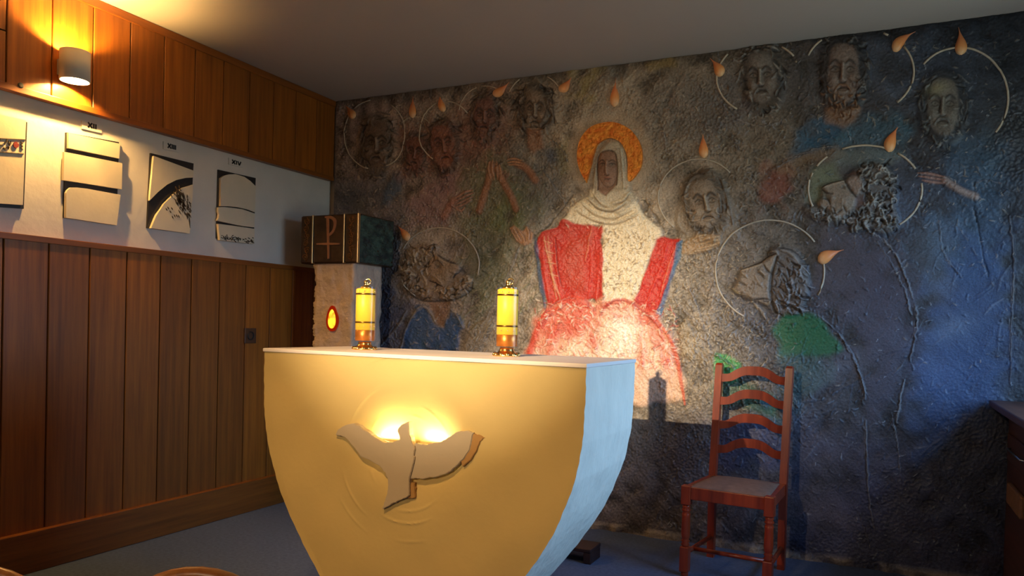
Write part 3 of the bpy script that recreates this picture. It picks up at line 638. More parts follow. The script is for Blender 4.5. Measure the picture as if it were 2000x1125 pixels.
stroke([Q(*p) for p in [(545, 440), (640, 500), (700, 525), (760, 540)]], 2.4, -5, (46, 34, 28), 0.75)
stroke([Q(*p) for p in [(690, 620), (740, 640), (700, 690)]], 2.2, 5, (160, 134, 104), 0.6); stroke([Q(*p) for p in [(715, 700), (745, 655), (770, 640)]], 1.8, -4, (40, 30, 26), 0.85); stroke([Q(*p) for p in [(770, 640), (800, 600), (790, 570)]], 2, -3, (46, 34, 28), 0.7)
stroke([Q(*p) for p in [(450, 690), (480, 660), (560, 710), (600, 770), (520, 740)]], 2.6, 6, (160, 134, 104), 0.7); stroke([Q(*p) for p in [(440, 720), (530, 750), (600, 790)]], 1.8, -4, (52, 38, 30), 0.8)
HC = ((160, 136, 108), (46, 34, 28), (200, 174, 140))
pin = lambda poly: (lambda x, y: bool(inside(np.array([x]), np.array([y]), poly)[0]))
pl_ = [Q(*p) for p in [(130, 640), (180, 460), (300, 350), (480, 330), (540, 440), (430, 560), (360, 720), (350, 900), (200, 830)]]
curls(pin(pl_), (775, 475, 870, 590), 90, HC, (10, 22), h=(3, 7))
pl_ = [Q(*p) for p in [(350, 780), (520, 770), (640, 790), (720, 720), (880, 690), (915, 740), (880, 820), (720, 915), (520, 940), (350, 910)]]
curls(pin(pl_), (815, 540, 925, 592), 70, HC, (8, 16), h=(3, 6))
dabs(70, *Q(580, 210), *Q(900, 560), l=(4, 9), w=(1.2, 2.2), h=(1.5, 3), cols=[(168, 148, 112), (120, 100, 72)], a=0.4)
stroke([Q(*p) for p in [(130, 650), (170, 800), (330, 930), (560, 950), (760, 920), (900, 830), (925, 740)]], 2.4, -4, (50, 40, 34), 0.6)

# curly head in profile
Q = lambda x, y: (1560+x*0.18664, 270+y*0.18664)
fill([Q(*p) for p in [(500, 410), (600, 320), (720, 265), (880, 280), (1000, 380), (1020, 560), (1000, 680), (1030, 850), (1000, 960), (900, 1000), (740, 950), (580, 970), (520, 870), (330, 880), (180, 850), (60, 740), (200, 690), (230, 620), (245, 520), (330, 480), (480, 450)]], (104, 100, 94), 0.6, 4, h=12, smooth=True, hfeather=8, label=11, wob=1)
fill([Q(*p) for p in [(250, 520), (330, 480), (480, 455), (540, 560), (600, 630), (560, 740), (430, 830), (330, 780), (320, 660), (290, 580)]], (136, 122, 106), 0.8, 3, h=7, smooth=True, hfeather=6)
fill([Q(*p) for p in [(505, 440), (600, 400), (665, 470), (640, 580), (590, 590), (540, 520)]], (140, 120, 106), 0.75, 3, h=6, smooth=True, hfeather=5)
fill([Q(*p) for p in [(520, 400), (560, 350), (680, 340), (670, 420), (600, 395)]], (84, 52, 38), 0.7, 3); fill([Q(*p) for p in [(590, 620), (680, 600), (690, 700), (590, 740)]], (84, 52, 44), 0.6, 4)
stroke([Q(*p) for p in [(255, 530), (330, 490), (470, 455)]], 3.2, 6, (172, 160, 142), 0.7); stroke([Q(*p) for p in [(240, 520), (330, 475), (480, 440)]], 2, -5, (36, 32, 32), 0.8)
stroke([Q(*p) for p in [(485, 460), (530, 540), (600, 620)]], 2.4, -5, (36, 32, 32), 0.85); stroke([Q(*p) for p in [(250, 545), (290, 580), (360, 590)]], 2.2, -4, (44, 36, 34), 0.8)
ell(*Q(470, 520), 5, 3.4, -0.4, -5, (40, 34, 32), 0.7); ell(*Q(355, 630), 5, 4, 0, 5, (150, 140, 128), 0.5)
fill([Q(*p) for p in [(195, 680), (260, 630), (320, 690), (300, 750), (240, 730)]], (146, 132, 116), 0.7, 2, h=5, smooth=True); stroke([Q(*p) for p in [(250, 640), (310, 650), (330, 700)]], 2, -4, (40, 34, 34), 0.8)
ell(*Q(470, 660), 16, 14, 0.3, 7, (150, 136, 120), 0.4)
HC = ((120, 116, 108), (38, 36, 38), (168, 166, 160))
pl_ = [Q(*p) for p in [(600, 340), (720, 270), (880, 285), (1000, 390), (1010, 560), (960, 680), (1030, 850), (1000, 960), (900, 1000), (740, 950), (580, 970), (540, 850), (600, 740), (690, 640), (670, 480)]]
curls(pin(pl_), (1655, 318, 1755, 460), 150, HC, (12, 24), (1.8, 3.0), (4, 9), curl=2.0)
pl_ = [Q(*p) for p in [(70, 740), (200, 700), (330, 790), (520, 780), (540, 870), (330, 890), (180, 860)]]
curls(pin(pl_), (1572, 398, 1664, 440), 50, HC, (8, 16), h=(3, 6))

# profile looking left, framed by a large halo
Q = lambda x, y: (1390+x*0.19562, 420+y*0.19562)
fill([Q(*p) for p in [(215, 735), (260, 660), (300, 555), (400, 520), (500, 470), (570, 420), (590, 350), (680, 325), (830, 370), (910, 480), (965, 620), (945, 820), (890, 960), (760, 990), (650, 985), (560, 900), (420, 855), (290, 800)]], (112, 102, 94), 0.65, 4, h=12, smooth=True, hfeather=8, label=12, wob=1)
fill([Q(*p) for p in [(218, 738), (250, 690), (270, 640), (300, 558), (400, 522), (500, 490), (560, 560), (595, 600), (590, 760), (600, 850), (430, 850), (290, 795)]], (134, 120, 104), 0.8, 3, h=7, hfeather=6)
fill([Q(*p) for p in [(500, 465), (570, 420), (650, 400), (630, 500), (595, 575), (545, 540)]], (150, 134, 114), 0.8, 2.5, h=6, hfeather=4)
for pts, w_, h_, c_ in [([(295, 560), (400, 525), (505, 490)], 3.0, 6, (176, 160, 138)), ([(290, 545), (400, 508), (495, 470), (560, 420), (640, 392)], 2.0, -5, (38, 32, 30)), ([(525, 500), (560, 560), (600, 590)], 2.0, -5, (40, 34, 32)), ([(655, 420), (605, 590), (592, 770), (625, 950), (700, 1000)], 3.2, -8, (32, 28, 28)),
                        ([(300, 575), (340, 600), (360, 625)], 2.6, 5, (170, 154, 132)), ([(275, 660), (315, 690), (345, 705)], 1.8, -5, (38, 30, 28)), ([(262, 690), (300, 705)], 2.0, 4, (168, 150, 128)), ([(215, 735), (250, 770), (290, 790)], 3.0, 5, (168, 156, 126)),
                        ([(455, 545), (490, 560), (540, 605)], 2.0, 5, (176, 160, 138)), ([(450, 570), (500, 600), (530, 640)], 1.8, -3, (54, 46, 42)), ([(440, 610), (470, 660), (520, 720)], 3.0, 3, (150, 136, 118)), ([(420, 850), (520, 840), (590, 850)], 2.0, -4, (50, 42, 38)),
                        ([(580, 370), (640, 365), (665, 400)], 3.0, 6, (150, 136, 118)), ([(690, 350), (780, 380), (850, 450), (900, 520)], 4.0, 5, (150, 142, 132)), ([(670, 330), (800, 350), (900, 440)], 1.8, -4, (40, 36, 36)),
                        ([(480, 860), (560, 890), (590, 860)], 3.0, 4, (160, 144, 122)), ([(420, 880), (500, 960), (540, 1040)], 3.0, 4, (150, 134, 112))]:
    stroke([Q(*p) for p in pts], w_, h_, c_, 0.75)
ell(*Q(470, 550), 3.5, 2.6, 0, -5, (24, 20, 20), 0.9)
pl_ = [Q(*p) for p in [(660, 420), (800, 420), (900, 500), (955, 620), (935, 820), (880, 950), (700, 985), (625, 930), (605, 760), (620, 600)]]
curls(pin(pl_), (1508, 500, 1580, 612), 90, ((104, 98, 96), (36, 32, 34), (150, 146, 144)), (14, 28), (1.5, 2.5), (3, 7), flow=lambda x, y: 0.7, curl=0.8)

# ---- the veiled woman in the middle
stroke([(1192+74*math.cos(t), 302+72*math.sin(t)) for t in np.linspace(2.3, 7.1, 24)], 12, 0, (186, 170, 146), 0.6, taper=False, smooth=False)
stroke([(1192, 150), (1196, 190), (1196, 228)], 22, 0, (180, 166, 146), 0.4, taper=False)
CREAM, CRD, CRL = (226, 212, 182), (112, 88, 62), (240, 230, 206)
fill([(1155, 385), (1118, 405), (1100, 430), (1140, 440), (1175, 442), (1178, 590), (1200, 586), (1245, 588), (1265, 520), (1285, 470), (1292, 460), (1270, 425), (1240, 388), (1226, 372), (1152, 372)], CREAM, 0.95, 3, h=10, hfeather=7, wob=2, label=22)
fill([(1100, 430), (1140, 440), (1178, 440), (1178, 592), (1160, 588), (1095, 592), (1072, 600), (1062, 560), (1052, 500), (1046, 462), (1075, 452)], (190, 42, 34), 0.93, 3, h=6, hfeather=6, wob=2.5, label=22)
fill([(1284, 468), (1300, 462), (1330, 466), (1322, 500), (1306, 560), (1292, 600), (1275, 618), (1240, 590), (1262, 528)], (196, 40, 32), 0.95, 3, h=7, hfeather=6, wob=1.5, label=22)
fill([(1322, 474), (1334, 470), (1330, 500), (1312, 545), (1300, 585), (1290, 618), (1284, 612), (1302, 560), (1316, 515)], (62, 106, 138), 0.85, 2.5, h=3, wob=1, label=22)
fill([(1042, 462), (1049, 462), (1056, 520), (1066, 575), (1068, 612), (1062, 600), (1050, 540)], (66, 92, 128), 0.8, 2.5, h=3, wob=1, label=22)
fill([(1070, 600), (1100, 588), (1150, 584), (1200, 590), (1235, 590), (1285, 625), (1310, 665), (1330, 720), (1340, 780), (1200, 800), (1020, 800), (1035, 690), (1045, 650)], (236, 196, 166), 0.9, 6, h=6, hfeather=8, wob=3, label=22)  # lower robe paled in colour where the beam bleaches it
for p, w_, c_, a_ in [([(1066, 610), (1048, 650), (1036, 690), (1028, 740)], 8, (206, 60, 44), 0.8), ([(1095, 600), (1070, 612), (1062, 640)], 7, (200, 50, 38), 0.7), ([(1090, 590), (1130, 592), (1150, 600)], 8, (196, 46, 36), 0.75), ([(1285, 625), (1308, 660), (1322, 700), (1332, 750), (1338, 790)], 5, (216, 92, 60), 0.8),
                      ([(1180, 600), (1215, 588), (1250, 602), (1280, 628)], 6, (220, 110, 76), 0.7), ([(1150, 640), (1160, 665), (1166, 690)], 7, (214, 90, 72), 0.6), ([(1195, 612), (1215, 622), (1230, 618)], 8, (222, 110, 92), 0.6), ([(1250, 650), (1254, 680), (1258, 720)], 5, (226, 130, 90), 0.55), ([(1090, 640), (1080, 670), (1070, 700)], 9, (222, 110, 92), 0.4), ([(1120, 640), (1140, 630)], 10, (224, 120, 100), 0.45)]:
    stroke(p, w_, 2.5, c_, a_)
ell(1216, 648, 34, 40, 0, 3, (248, 240, 220), 0.8); ell(1120, 690, 40, 24, 0, 2, (244, 226, 198), 0.7); ell(1285, 690, 22, 40, 0, 2, (240, 218, 186), 0.6)  # pale ovals put the spotlight's hot pool into the robe's colour
fill([(1066, 606), (1100, 584), (1160, 584), (1172, 600), (1160, 640), (1110, 655), (1062, 660), (1048, 690), (1036, 690), (1046, 650)], (204, 62, 48), 0.6, 12, wob=6)
fill([(1240, 592), (1268, 606), (1300, 660), (1318, 720), (1300, 720), (1270, 650), (1240, 615)], (208, 74, 54), 0.55, 8, wob=4)
for x, y, rx, ry, a_ in [(1105, 640, 40, 34, 0.55), (1075, 670, 22, 40, 0.5), (1140, 615, 40, 12, 0.6), (1200, 602, 34, 10, 0.5), (1262, 625, 22, 12, 0.6), (1160, 670, 16, 30, 0.45), (1255, 690, 14, 40, 0.4), (1225, 618, 20, 8, 0.5), (1310, 700, 14, 40, 0.45)]: ell(x, y, rx, ry, 0, 1.5, (210, 76, 58), a_, 1.7)
for p in ([(1066, 612), (1085, 592), (1120, 582), (1150, 592), (1165, 615)], [(1172, 618), (1190, 594), (1215, 586), (1240, 596), (1256, 618)], [(1245, 600), (1275, 622), (1295, 650)], [(1060, 640), (1075, 615), (1100, 600)]):
    crusty(p, 3.4, 4)
    stroke(p, 5, 0, (204, 70, 52), 0.55)
dabs(300, 1045, 585, 1320, 720, l=(6, 18), w=(1.0, 2.0), h=(1.5, 3.5), cols=[(206, 66, 50), (186, 52, 40), (226, 120, 96), (246, 228, 204)], a=0.55)
ell(1222, 650, 26, 34, 0, 0, (250, 242, 222), 0.7, 1.7); ell(1200, 690, 40, 18, 0, 0, (250, 240, 218), 0.6, 1.7)  # hot centre of the beam lightened again in the paint
dabs(420, 1050, 590, 1325, 720, l=(5, 14), cols=[(244, 226, 198), (222, 140, 112), (150, 90, 64), (248, 238, 218)], a=0.45, h=(1, 3))
# cream crust with brown flecks on the scapular and veil
kk = pin([(1180, 445), (1285, 455), (1262, 525), (1245, 585), (1180, 588)])
dabs(560, 1178, 430, 1290, 590, l=(3, 9), w=(0.9, 1.9), h=(1.5, 4), cols=[CRL, CRL, CREAM, (138, 108, 74), (112, 86, 58)], a=0.6, keep=kk)
dabs(150, 1110, 385, 1280, 445, l=(4, 10), w=(1.0, 2.0), h=(1.2, 3), cols=[CRL, CREAM, (176, 150, 112)], a=0.5)
# streaks of the red robe
for x0 in (1058, 1072, 1082, 1150, 1164): stroke([(x0+rng.normal(0, 2), 462), (x0+6, 520), (x0+16 if x0 < 1100 else x0, 585)], 3, 2.5, (206, 62, 48) if x0 != 1072 else (214, 150, 110), 0.5)
stroke([(1064, 462), (1078, 530), (1096, 586)], 2.6, 3, (216, 164, 124), 0.6); stroke([(1085, 462), (1090, 520), (1098, 560)], 1.8, -3, (112, 22, 20), 0.7); stroke([(1158, 440), (1150, 480), (1144, 510)], 2.2, 3, (214, 132, 96), 0.55)
fill([(1105, 450), (1150, 450), (1140, 560), (1110, 580)], (176, 70, 50), 0.5, 14, wob=5)
for p in ([(1062, 470), (1080, 476)], [(1065, 490), (1084, 496)], [(1068, 512), (1088, 516)], [(1072, 534), (1092, 540)]): stroke(p, 1.6, 2, (224, 180, 140), 0.5)
stroke([(1306, 466), (1296, 510), (1276, 560), (1262, 595)], 2.4, 3, (214, 66, 50), 0.5); stroke([(1322, 480), (1304, 530), (1290, 580)], 2.4, 3, (222, 130, 96), 0.5)
# veil
fill([(1163, 385), (1166, 340), (1170, 305), (1178, 288), (1192, 276), (1208, 276), (1220, 288), (1226, 310), (1228, 345), (1232, 380), (1244, 392), (1215, 420), (1175, 415), (1148, 392)], (190, 178, 154), 0.95, 2.5, h=10, hfeather=6, label=21)
fill([(1168, 370), (1166, 320), (1172, 300), (1182, 295), (1196, 295), (1204, 303), (1207, 330), (1206, 360), (1196, 372), (1186, 384), (1178, 380)], (146, 112, 92), 0.95, 1.8, h=-6, hfeather=3, label=21)
ell(1187, 330, 16, 32, 0, 11)
for sg, ex in ((-1, 1178), (1, 1197)):
    ell(ex, 321.5, 7, 3.8, 0, -3.5, (60, 42, 36), 0.75); ell(ex, 322.5, 4.2, 1.8, 0, 2.4, (196, 176, 152), 0.7); ell(ex, 322.4, 1.7, 1.7, 0, 0, (26, 20, 18), 0.95)
    stroke([(ex-6, 322), (ex, 319.5), (ex+6, 322)], 1.1, 1, (44, 30, 26), 0.85); stroke([(1187+sg*3, 318), (ex, 313.5), (ex+sg*7, 317)], 1.5, 1.6, (58, 42, 36), 0.8)
stroke([(1187, 316), (1186, 328), (1187, 340)], 2.0, 5, (176, 140, 116), 0.75, taper=False); stroke([(1184, 318), (1183, 332), (1182, 340)], 1.0, -1, (88, 62, 50), 0.6)
stroke([(1182, 342), (1187, 344), (1192, 342)], 1.3, -2, (70, 46, 38), 0.8); stroke([(1180, 349), (1187, 347.5), (1195, 349)], 1.4, 2, (150, 92, 78), 0.8); stroke([(1180, 350), (1187, 351), (1196, 350)], 0.9, -1.5, (66, 40, 34), 0.85); stroke([(1183, 353), (1188, 354.5), (1193, 353)], 1.3, 2, (160, 106, 90), 0.7)
stroke([(1172, 350), (1180, 362), (1190, 366), (1200, 360), (1204, 348)], 1.6, -2.5, (84, 60, 48), 0.6)
stroke([(1170, 372), (1167, 322), (1172, 302), (1183, 296), (1197, 296), (1204, 304), (1207, 332), (1205, 362)], 1.5, -3, (66, 48, 38), 0.75, taper=False)
for p in ([(1150, 385), (1170, 405), (1200, 410), (1225, 395)], [(1140, 398), (1165, 418), (1200, 424), (1235, 408)], [(1130, 412), (1165, 430), (1205, 434), (1248, 416)], [(1160, 378), (1178, 398), (1190, 402)], [(1232, 376), (1222, 390), (1200, 398)]):
    stroke(p, 3.2, 6, (214, 200, 170), 0.6); stroke([(x, y+4.5) for x, y in p], 1.8, -5, (110, 88, 66), 0.6)  # folds painted pale on top, with shade in the colour below
for p in ([(1214, 292), (1218, 330), (1220, 372)], [(1222, 300), (1226, 340)], [(1165, 320), (1162, 350), (1160, 378)]): stroke(p, 2.2, 4, (206, 196, 172), 0.5)
# her open hands
fill([(996, 446), (1004, 440), (1022, 452), (1030, 442), (1042, 456), (1040, 474), (1026, 481), (1010, 472)], (176, 132, 100), 0.9, 2, h=8, hfeather=3, label=23)
for p in ([(1012, 470), (1003, 456), (997, 446)], [(1018, 470), (1010, 454), (1004, 444)], [(1026, 472), (1022, 460), (1014, 450)], [(1034, 468), (1034, 454), (1030, 444)]): stroke(p, 2.2, 4, (198, 156, 122), 0.6); stroke([(x+2.4, y+0.5) for x, y in p], 1.0, -2.5, (86, 54, 42), 0.7)
fill([(1334, 478), (1350, 466), (1366, 458), (1408, 460), (1409, 478), (1380, 492), (1350, 498), (1334, 496)], (170, 144, 112), 0.9, 2.5, h=8, hfeather=4, label=24)
for p in ([(1350, 472), (1366, 463), (1384, 459)], [(1362, 474), (1385, 467), (1408, 463)], [(1362, 480), (1385, 474), (1409, 469)], [(1360, 487), (1384, 482), (1407, 476)], [(1350, 492), (1370, 490), (1392, 486)]): finger(p, 2.3, (188, 162, 128), (92, 72, 54))
# rough plaster lip along the floor
lip = np.clip((0.045-GZ)/0.02, 0, 1)*np.clip(0.6+0.5*NOISE_M, 0, 1); HT += 0.010*lip; CL = CL*(1-0.6*lip[..., None])+LIN((150, 136, 118))*0.6*lip[..., None]

HT = np.clip(HT*1.4, -0.015, 0.060)
edge_m = np.minimum(np.clip((GX-MX0)/0.03, 0, 1), np.clip((MX1-GX)/0.03, 0, 1)); HT *= edge_m

# ---- turn the modelled surface into meshes: the ground and every head / robe / hand as a part of its own
m = bpy.data.materials.new('painted_relief_plaster'); m.use_nodes = True
N = m.node_tree.nodes; L = m.node_tree.links; b = N['Principled BSDF']
at = N.new('ShaderNodeAttribute'); at.attribute_name = 'paint'
tc = N.new('ShaderNodeTexCoord'); n1 = N.new('ShaderNodeTexNoise'); n1.inputs['Scale'].default_value = 130; n1.inputs['Detail'].default_value = 4
L.new(tc.outputs['Object'], n1.inputs['Vector'])
mr = N.new('ShaderNodeMapRange'); mr.inputs['From Min'].default_value = 0.3; mr.inputs['From Max'].default_value = 0.7; mr.inputs['To Min'].default_value = 0.72; mr.inputs['To Max'].default_value = 1.22
L.new(n1.outputs['Fac'], mr.inputs['Value'])
mx = N.new('ShaderNodeVectorMath'); mx.operation = 'SCALE'; L.new(at.outputs['Color'], mx.inputs[0]); L.new(mr.outputs['Result'], mx.inputs['Scale']); L.new(mx.outputs['Vector'], b.inputs['Base Color'])
bp = N.new('ShaderNodeBump'); bp.inputs['Strength'].default_value = 0.5; bp.inputs['Distance'].default_value = 0.003; L.new(n1.outputs['Fac'], bp.inputs['Height']); L.new(bp.outputs['Normal'], b.inputs['Normal'])
b.inputs['Roughness'].default_value = 0.5; b.inputs['Specular IOR Level'].default_value = 0.45
M_MURAL = m
mural = tag(empty('relief_mural', ((MX0+MX1)/2, YB, 0)), 'large painted relief mural of haloed figures around a veiled woman in red', 'mural')
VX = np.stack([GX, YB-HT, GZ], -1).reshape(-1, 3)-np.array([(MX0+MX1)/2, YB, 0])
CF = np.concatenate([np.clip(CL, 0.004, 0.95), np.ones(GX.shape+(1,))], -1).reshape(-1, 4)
GI = np.arange(gnx*gnz).reshape(gnz, gnx)
QF = np.stack([GI[:-1, :-1], GI[:-1, 1:], GI[1:, 1:], GI[1:, :-1]], -1).reshape(-1, 4)
QL = LB[:-1, :-1].reshape(-1)
def cut(lab, name, parent):
    q = QF[QL == lab]
    used, inv = np.unique(q, return_inverse=True); inv = inv.reshape(q.shape)
    me = bpy.data.meshes.new(name); me.vertices.add(len(used)); me.vertices.foreach_set('co', VX[used].astype(np.float32).ravel())
    me.loops.add(inv.size); me.loops.foreach_set('vertex_index', inv.ravel().astype(np.int32))
    me.polygons.add(len(q)); me.polygons.foreach_set('loop_start', np.arange(0, inv.size, 4, dtype=np.int32)); me.polygons.foreach_set('loop_total', np.full(len(q), 4, np.int32))
    me.polygons.foreach_set('use_smooth', np.ones(len(q), bool)); me.update(calc_edges=True)
    ca = me.color_attributes.new('paint', 'FLOAT_COLOR', 'POINT'); ca.data.foreach_set('color', CF[used].astype(np.float32).ravel())
    return link(name, me, M_MURAL, parent)
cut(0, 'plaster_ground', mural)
HEADS = {1: 'bearded head at the far left', 2: 'small reddish head between two halos', 3: 'reddish bearded head', 4: 'dark red head', 5: 'young long-haired head', 6: 'curly head tipped back looking up', 7: 'hooded bearded head with wide eyes', 8: 'lined head turned left', 9: 'large brown-bearded head', 10: 'shadowy bearded head at the far right', 11: 'curly bearded head in profile', 12: 'smooth profile head looking left'}
head_obj = {}
for k, lab in HEADS.items():
    o = cut(k, 'relief_head', mural); o['label'] = lab; head_obj[k] = o
hood = cut(21, 'veiled_head', mural); hood['label'] = 'veiled head of the central woman'
rb_ = cut(22, 'relief_robe', mural); rb_['label'] = 'red and cream robe of the central woman'
for lab in (23, 24): cut(lab, 'relief_hand', mural)
mc = np.array([(MX0+MX1)/2, YB, 0])
def wl(x, y, off=0.0): q = on_y(x, y, YB); return Vector((q[0]-mc[0], -off, q[2]))
# halo rings: pale cords laid in the plaster
M_CORD = mat('halo_cord', srgb(196, 184, 164), 0.6, noise=0.25, nscale=60)
def halo(k, cx, cy, rx, ry, arcs, r=0.0042, rot=0.0):
    c, s = math.cos(rot), math.sin(rot)
    for a0, a1 in arcs:
        n = max(6, int((a1-a0)/5)); pts = []
        for i in range(n+1):
            a = math.radians(a0+(a1-a0)*i/n); u, v = rx*math.cos(a), ry*math.sin(a)
            x, y = cx+u*c-v*s, cy+u*s+v*c; q = on_y(x, y, YB)
            if q[2] > ZC-0.012: continue
            jx, jz = int(np.clip((q[0]-MX0)/GP, 0, gnx-1)), int(np.clip((q[2]-MZ0)/GP, 0, gnz-1))
            pts.append(wl(x, y, float(HT[jz, jx])+0.0015))
        if len(pts) > 2: MB().tube(pts, r, 7).build('halo_ring', M_CORD, head_obj[k])
halo(1, 732, 263, 60, 68, [(100, 215), (228, 262), (300, 425)])
halo(2, 812, 258, 34, 30, [(215, 325)], 0.003)
halo(3, 872, 258, 52, 60, [(118, 250), (272, 322)])
halo(4, 948, 220, 50, 52, [(185, 250), (262, 310)], 0.003)
halo(5, 1046, 205, 56, 60, [(205, 262), (278, 325)], 0.0036)
halo(6, 858, 518, 78, 73, [(125, 158), (205, 380)])
halo(7, 1365, 385, 79, 74, [(128, 320)])
halo(8, 1484, 153, 84, 71, [(122, 262), (285, 322)], 0.005)
halo(9, 1678, 140, 107, 84, [(202, 262), (285, 302), (325, 406)], 0.005)
halo(10, 1874, 192, 95, 99, [(222, 402)], 0.005)
halo(11, 1690, 370, 111, 86, [(157, 202), (212, 228), (246, 292), (305, 332), (352, 413)], 0.005)
halo(12, 1504, 530, 106, 100, [(118, 325), (352, 388)], 0.0046)

# flame drops: small glazed tongues of fire fixed over the heads
m = bpy.data.materials.new('flame_glaze'); m.use_nodes = True; N = m.node_tree.nodes; L = m.node_tree.links; b = N['Principled BSDF']
tc = N.new('ShaderNodeTexCoord'); sx = N.new('ShaderNodeSeparateXYZ'); L.new(tc.outputs['Generated'], sx.inputs['Vector'])
at = N.new('ShaderNodeAttribute'); at.attribute_name = 'along'
rp = N.new('ShaderNodeValToRGB'); e = rp.color_ramp.elements; e[0].position = 0.0; e[0].color = (*srgb(238, 196, 146), 1); e[1].position = 1.0; e[1].color = (*srgb(206, 134, 98), 1)
x_ = e.new(0.3); x_.color = (*srgb(236, 158, 92), 1); x_ = e.new(0.6); x_.color = (*srgb(222, 134, 82), 1)
L.new(at.outputs['Fac'], rp.inputs['Fac']); L.new(rp.outputs['Color'], b.inputs['Base Color']); b.inputs['Roughness'].default_value = 0.4
M_FLAME = m
def flame(base, tip, wpx, bend=0.0):
    B, T = np.array(base, float), np.array(tip, float); d = T-B; Ln = np.hypot(*d); d /= Ln; nrm = np.array([-d[1], d[0]])
    ns_, nr_ = 18, 10; vs = []; al = []; fs = []
    for i in range(ns_+1):
        t = i/ns_; wdt = wpx*0.5*(math.sqrt(max(0.02, 1-((0.26-t)/0.26)**2)) if t < 0.26 else (0.5+0.5*math.cos(math.pi*min(1, (t-0.26)/0.74)))**1.25*0.95+0.05)
        c = B+d*Ln*t+nrm*bend*math.sin(math.pi*t)
        for j in range(nr_):
            a = math.pi*j/(nr_-1); p = c+nrm*wdt*math.cos(a); q = wl(p[0], p[1], 0.002+0.020*math.sin(a)*(wdt/(wpx*0.5))**0.8); vs.append(tuple(q)); al.append(t)
    for i in range(ns_):
        for j in range(nr_-1): fs.append((i*nr_+j, i*nr_+j+1, (i+1)*nr_+j+1, (i+1)*nr_+j))
    me = MB().add(vs, fs, True).mesh('flame_drop')
    at_ = me.attributes.new('along', 'FLOAT', 'POINT'); at_.data.foreach_set('value', al)
    return link('flame_drop', me, M_FLAME, mural)
for a in [((692, 232), (674, 205), 17, 2), ((806, 231), (807, 188), 15, 0), ((867, 219), (860, 180), 15, -2), ((964, 188), (995, 160), 19, 2), ((1094, 180), (1117, 150), 20, 2), ((1200, 209), (1203, 152), 20, 0), ((1410, 149), (1387, 114), 24, 3), ((1375, 309), (1373, 258), 21, 0), ((1744, 100), (1788, 62), 24, -5), ((1876, 108), (1872, 54), 27, 3), ((1734, 297), (1756, 244), 26, -3), ((1598, 511), (1648, 488), 27, -3), ((799, 470), (776, 440), 17, 2)]:
    flame(a[0], a[1], a[2]*0.9, a[3])
# beaten gold halo of the veiled woman
out = catmull([(1146, 355), (1133, 330), (1129, 302), (1136, 272), (1155, 250), (1180, 241), (1205, 241), (1232, 254), (1250, 278), (1256, 304), (1252, 330), (1236, 352), (1228, 352), (1228, 320), (1224, 298), (1214, 280), (1200, 272), (1186, 272), (1170, 282), (1162, 300), (1156, 325), (1148, 354)], 6, True)
poly = [tuple(wl(p[0], p[1])) for p in out]
bm = bmesh.new(); vv = [bm.verts.new((p[0], -0.019, p[2])) for p in poly]; f0 = bm.faces.new(vv)
ex = bmesh.ops.extrude_face_region(bm, geom=[f0]); bmesh.ops.translate(bm, verts=[v for v in ex['geom'] if isinstance(v, bmesh.types.BMVert)], vec=(0, 0.02, 0))
bmesh.ops.recalc_face_normals(bm, faces=bm.faces[:]); bmesh.ops.triangulate(bm, faces=[f for f in bm.faces if len(f.verts) > 4])
me = bpy.data.meshes.new('gold_halo'); bm.to_mesh(me); bm.free()
M_LEAF = mat('beaten_gold_leaf', srgb(255, 176, 74), 0.30, 0.5, col2=srgb(228, 118, 40), nscale=34, bump=1.0, bscale=48, bdist=0.014)
link('gold_halo', me, M_LEAF, hood)
# ------------------------------------------------------------------ altar
AX, AY0, AY1, AZ = -1.394, 2.095, 2.580, 1.030
PROF = [(1.042, 1.243), (0.98, 1.243), (0.92, 1.242), (0.805, 1.232), (0.69, 1.19), (0.575, 1.105), (0.5175, 1.052), (0.46, 0.985), (0.36, 0.85), (0.25, 0.68), (0.15, 0.50), (0.06, 0.36), (0.0, 0.30)]
pz = np.array([p[0] for p in PROF])[::-1]; pw = np.array([p[1] for p in PROF])[::-1]/2
def halfw(z): return float(np.interp(z, pz, pw))
def altar_px(x, y, Y=AY0): q = on_y(x, y, Y); return (q[0], q[2])
DV = lambda zx, zy: altar_px(630+zx*0.19551, 790+zy*0.19551)          # points read from an enlargement of the dove
DOVE = [DV(*p) for p in [(150, 300), (180, 242), (245, 203), (330, 185), (380, 205), (420, 240), (500, 290), (540, 325), (580, 345), (625, 375), (700, 375), (750, 362), (790, 345), (785, 310), (765, 262), (775, 235), (800, 205), (840, 185), (880, 165), (882, 220), (888, 285), (905, 350), (920, 390), (940, 430), (937, 540), (918, 620), (900, 680), (885, 745), (885, 800), (886, 900), (850, 930), (780, 955), (720, 985), (670, 1015), (615, 1040), (640, 960), (665, 880), (674, 800), (668, 730), (640, 670), (590, 610), (500, 560), (400, 515), (370, 470), (330, 420), (280, 360), (240, 322), (190, 312)]]
WING = [DV(*p) for p in [(905, 388), (960, 392), (1040, 405), (1080, 388), (1120, 380), (1165, 382), (1240, 345), (1300, 300), (1360, 270), (1440, 262), (1515, 280), (1500, 330), (1492, 390), (1480, 440), (1420, 540), (1330, 630), (1240, 695), (1150, 720), (1040, 735), (960, 740), (880, 745)]]
WTIP = [DV(*p) for p in [(1480, 285), (1560, 300), (1625, 332), (1575, 372), (1555, 420), (1540, 470), (1480, 560), (1400, 620), (1380, 560), (1470, 420)]]
TAIL = [DV(*p) for p in [(870, 770), (922, 785), (928, 935), (880, 940), (830, 945), (860, 880)]]
DC = np.array(DV(860, 480))
NZ, NXf = 230, 260
zs = np.linspace(0, 1.030, NZ); ts = np.linspace(-1, 1, NXf)
hw = np.interp(zs, pz, pw)
jag = 0.0007*np.sin(zs*61)+0.0006*np.sin(zs*143+1)
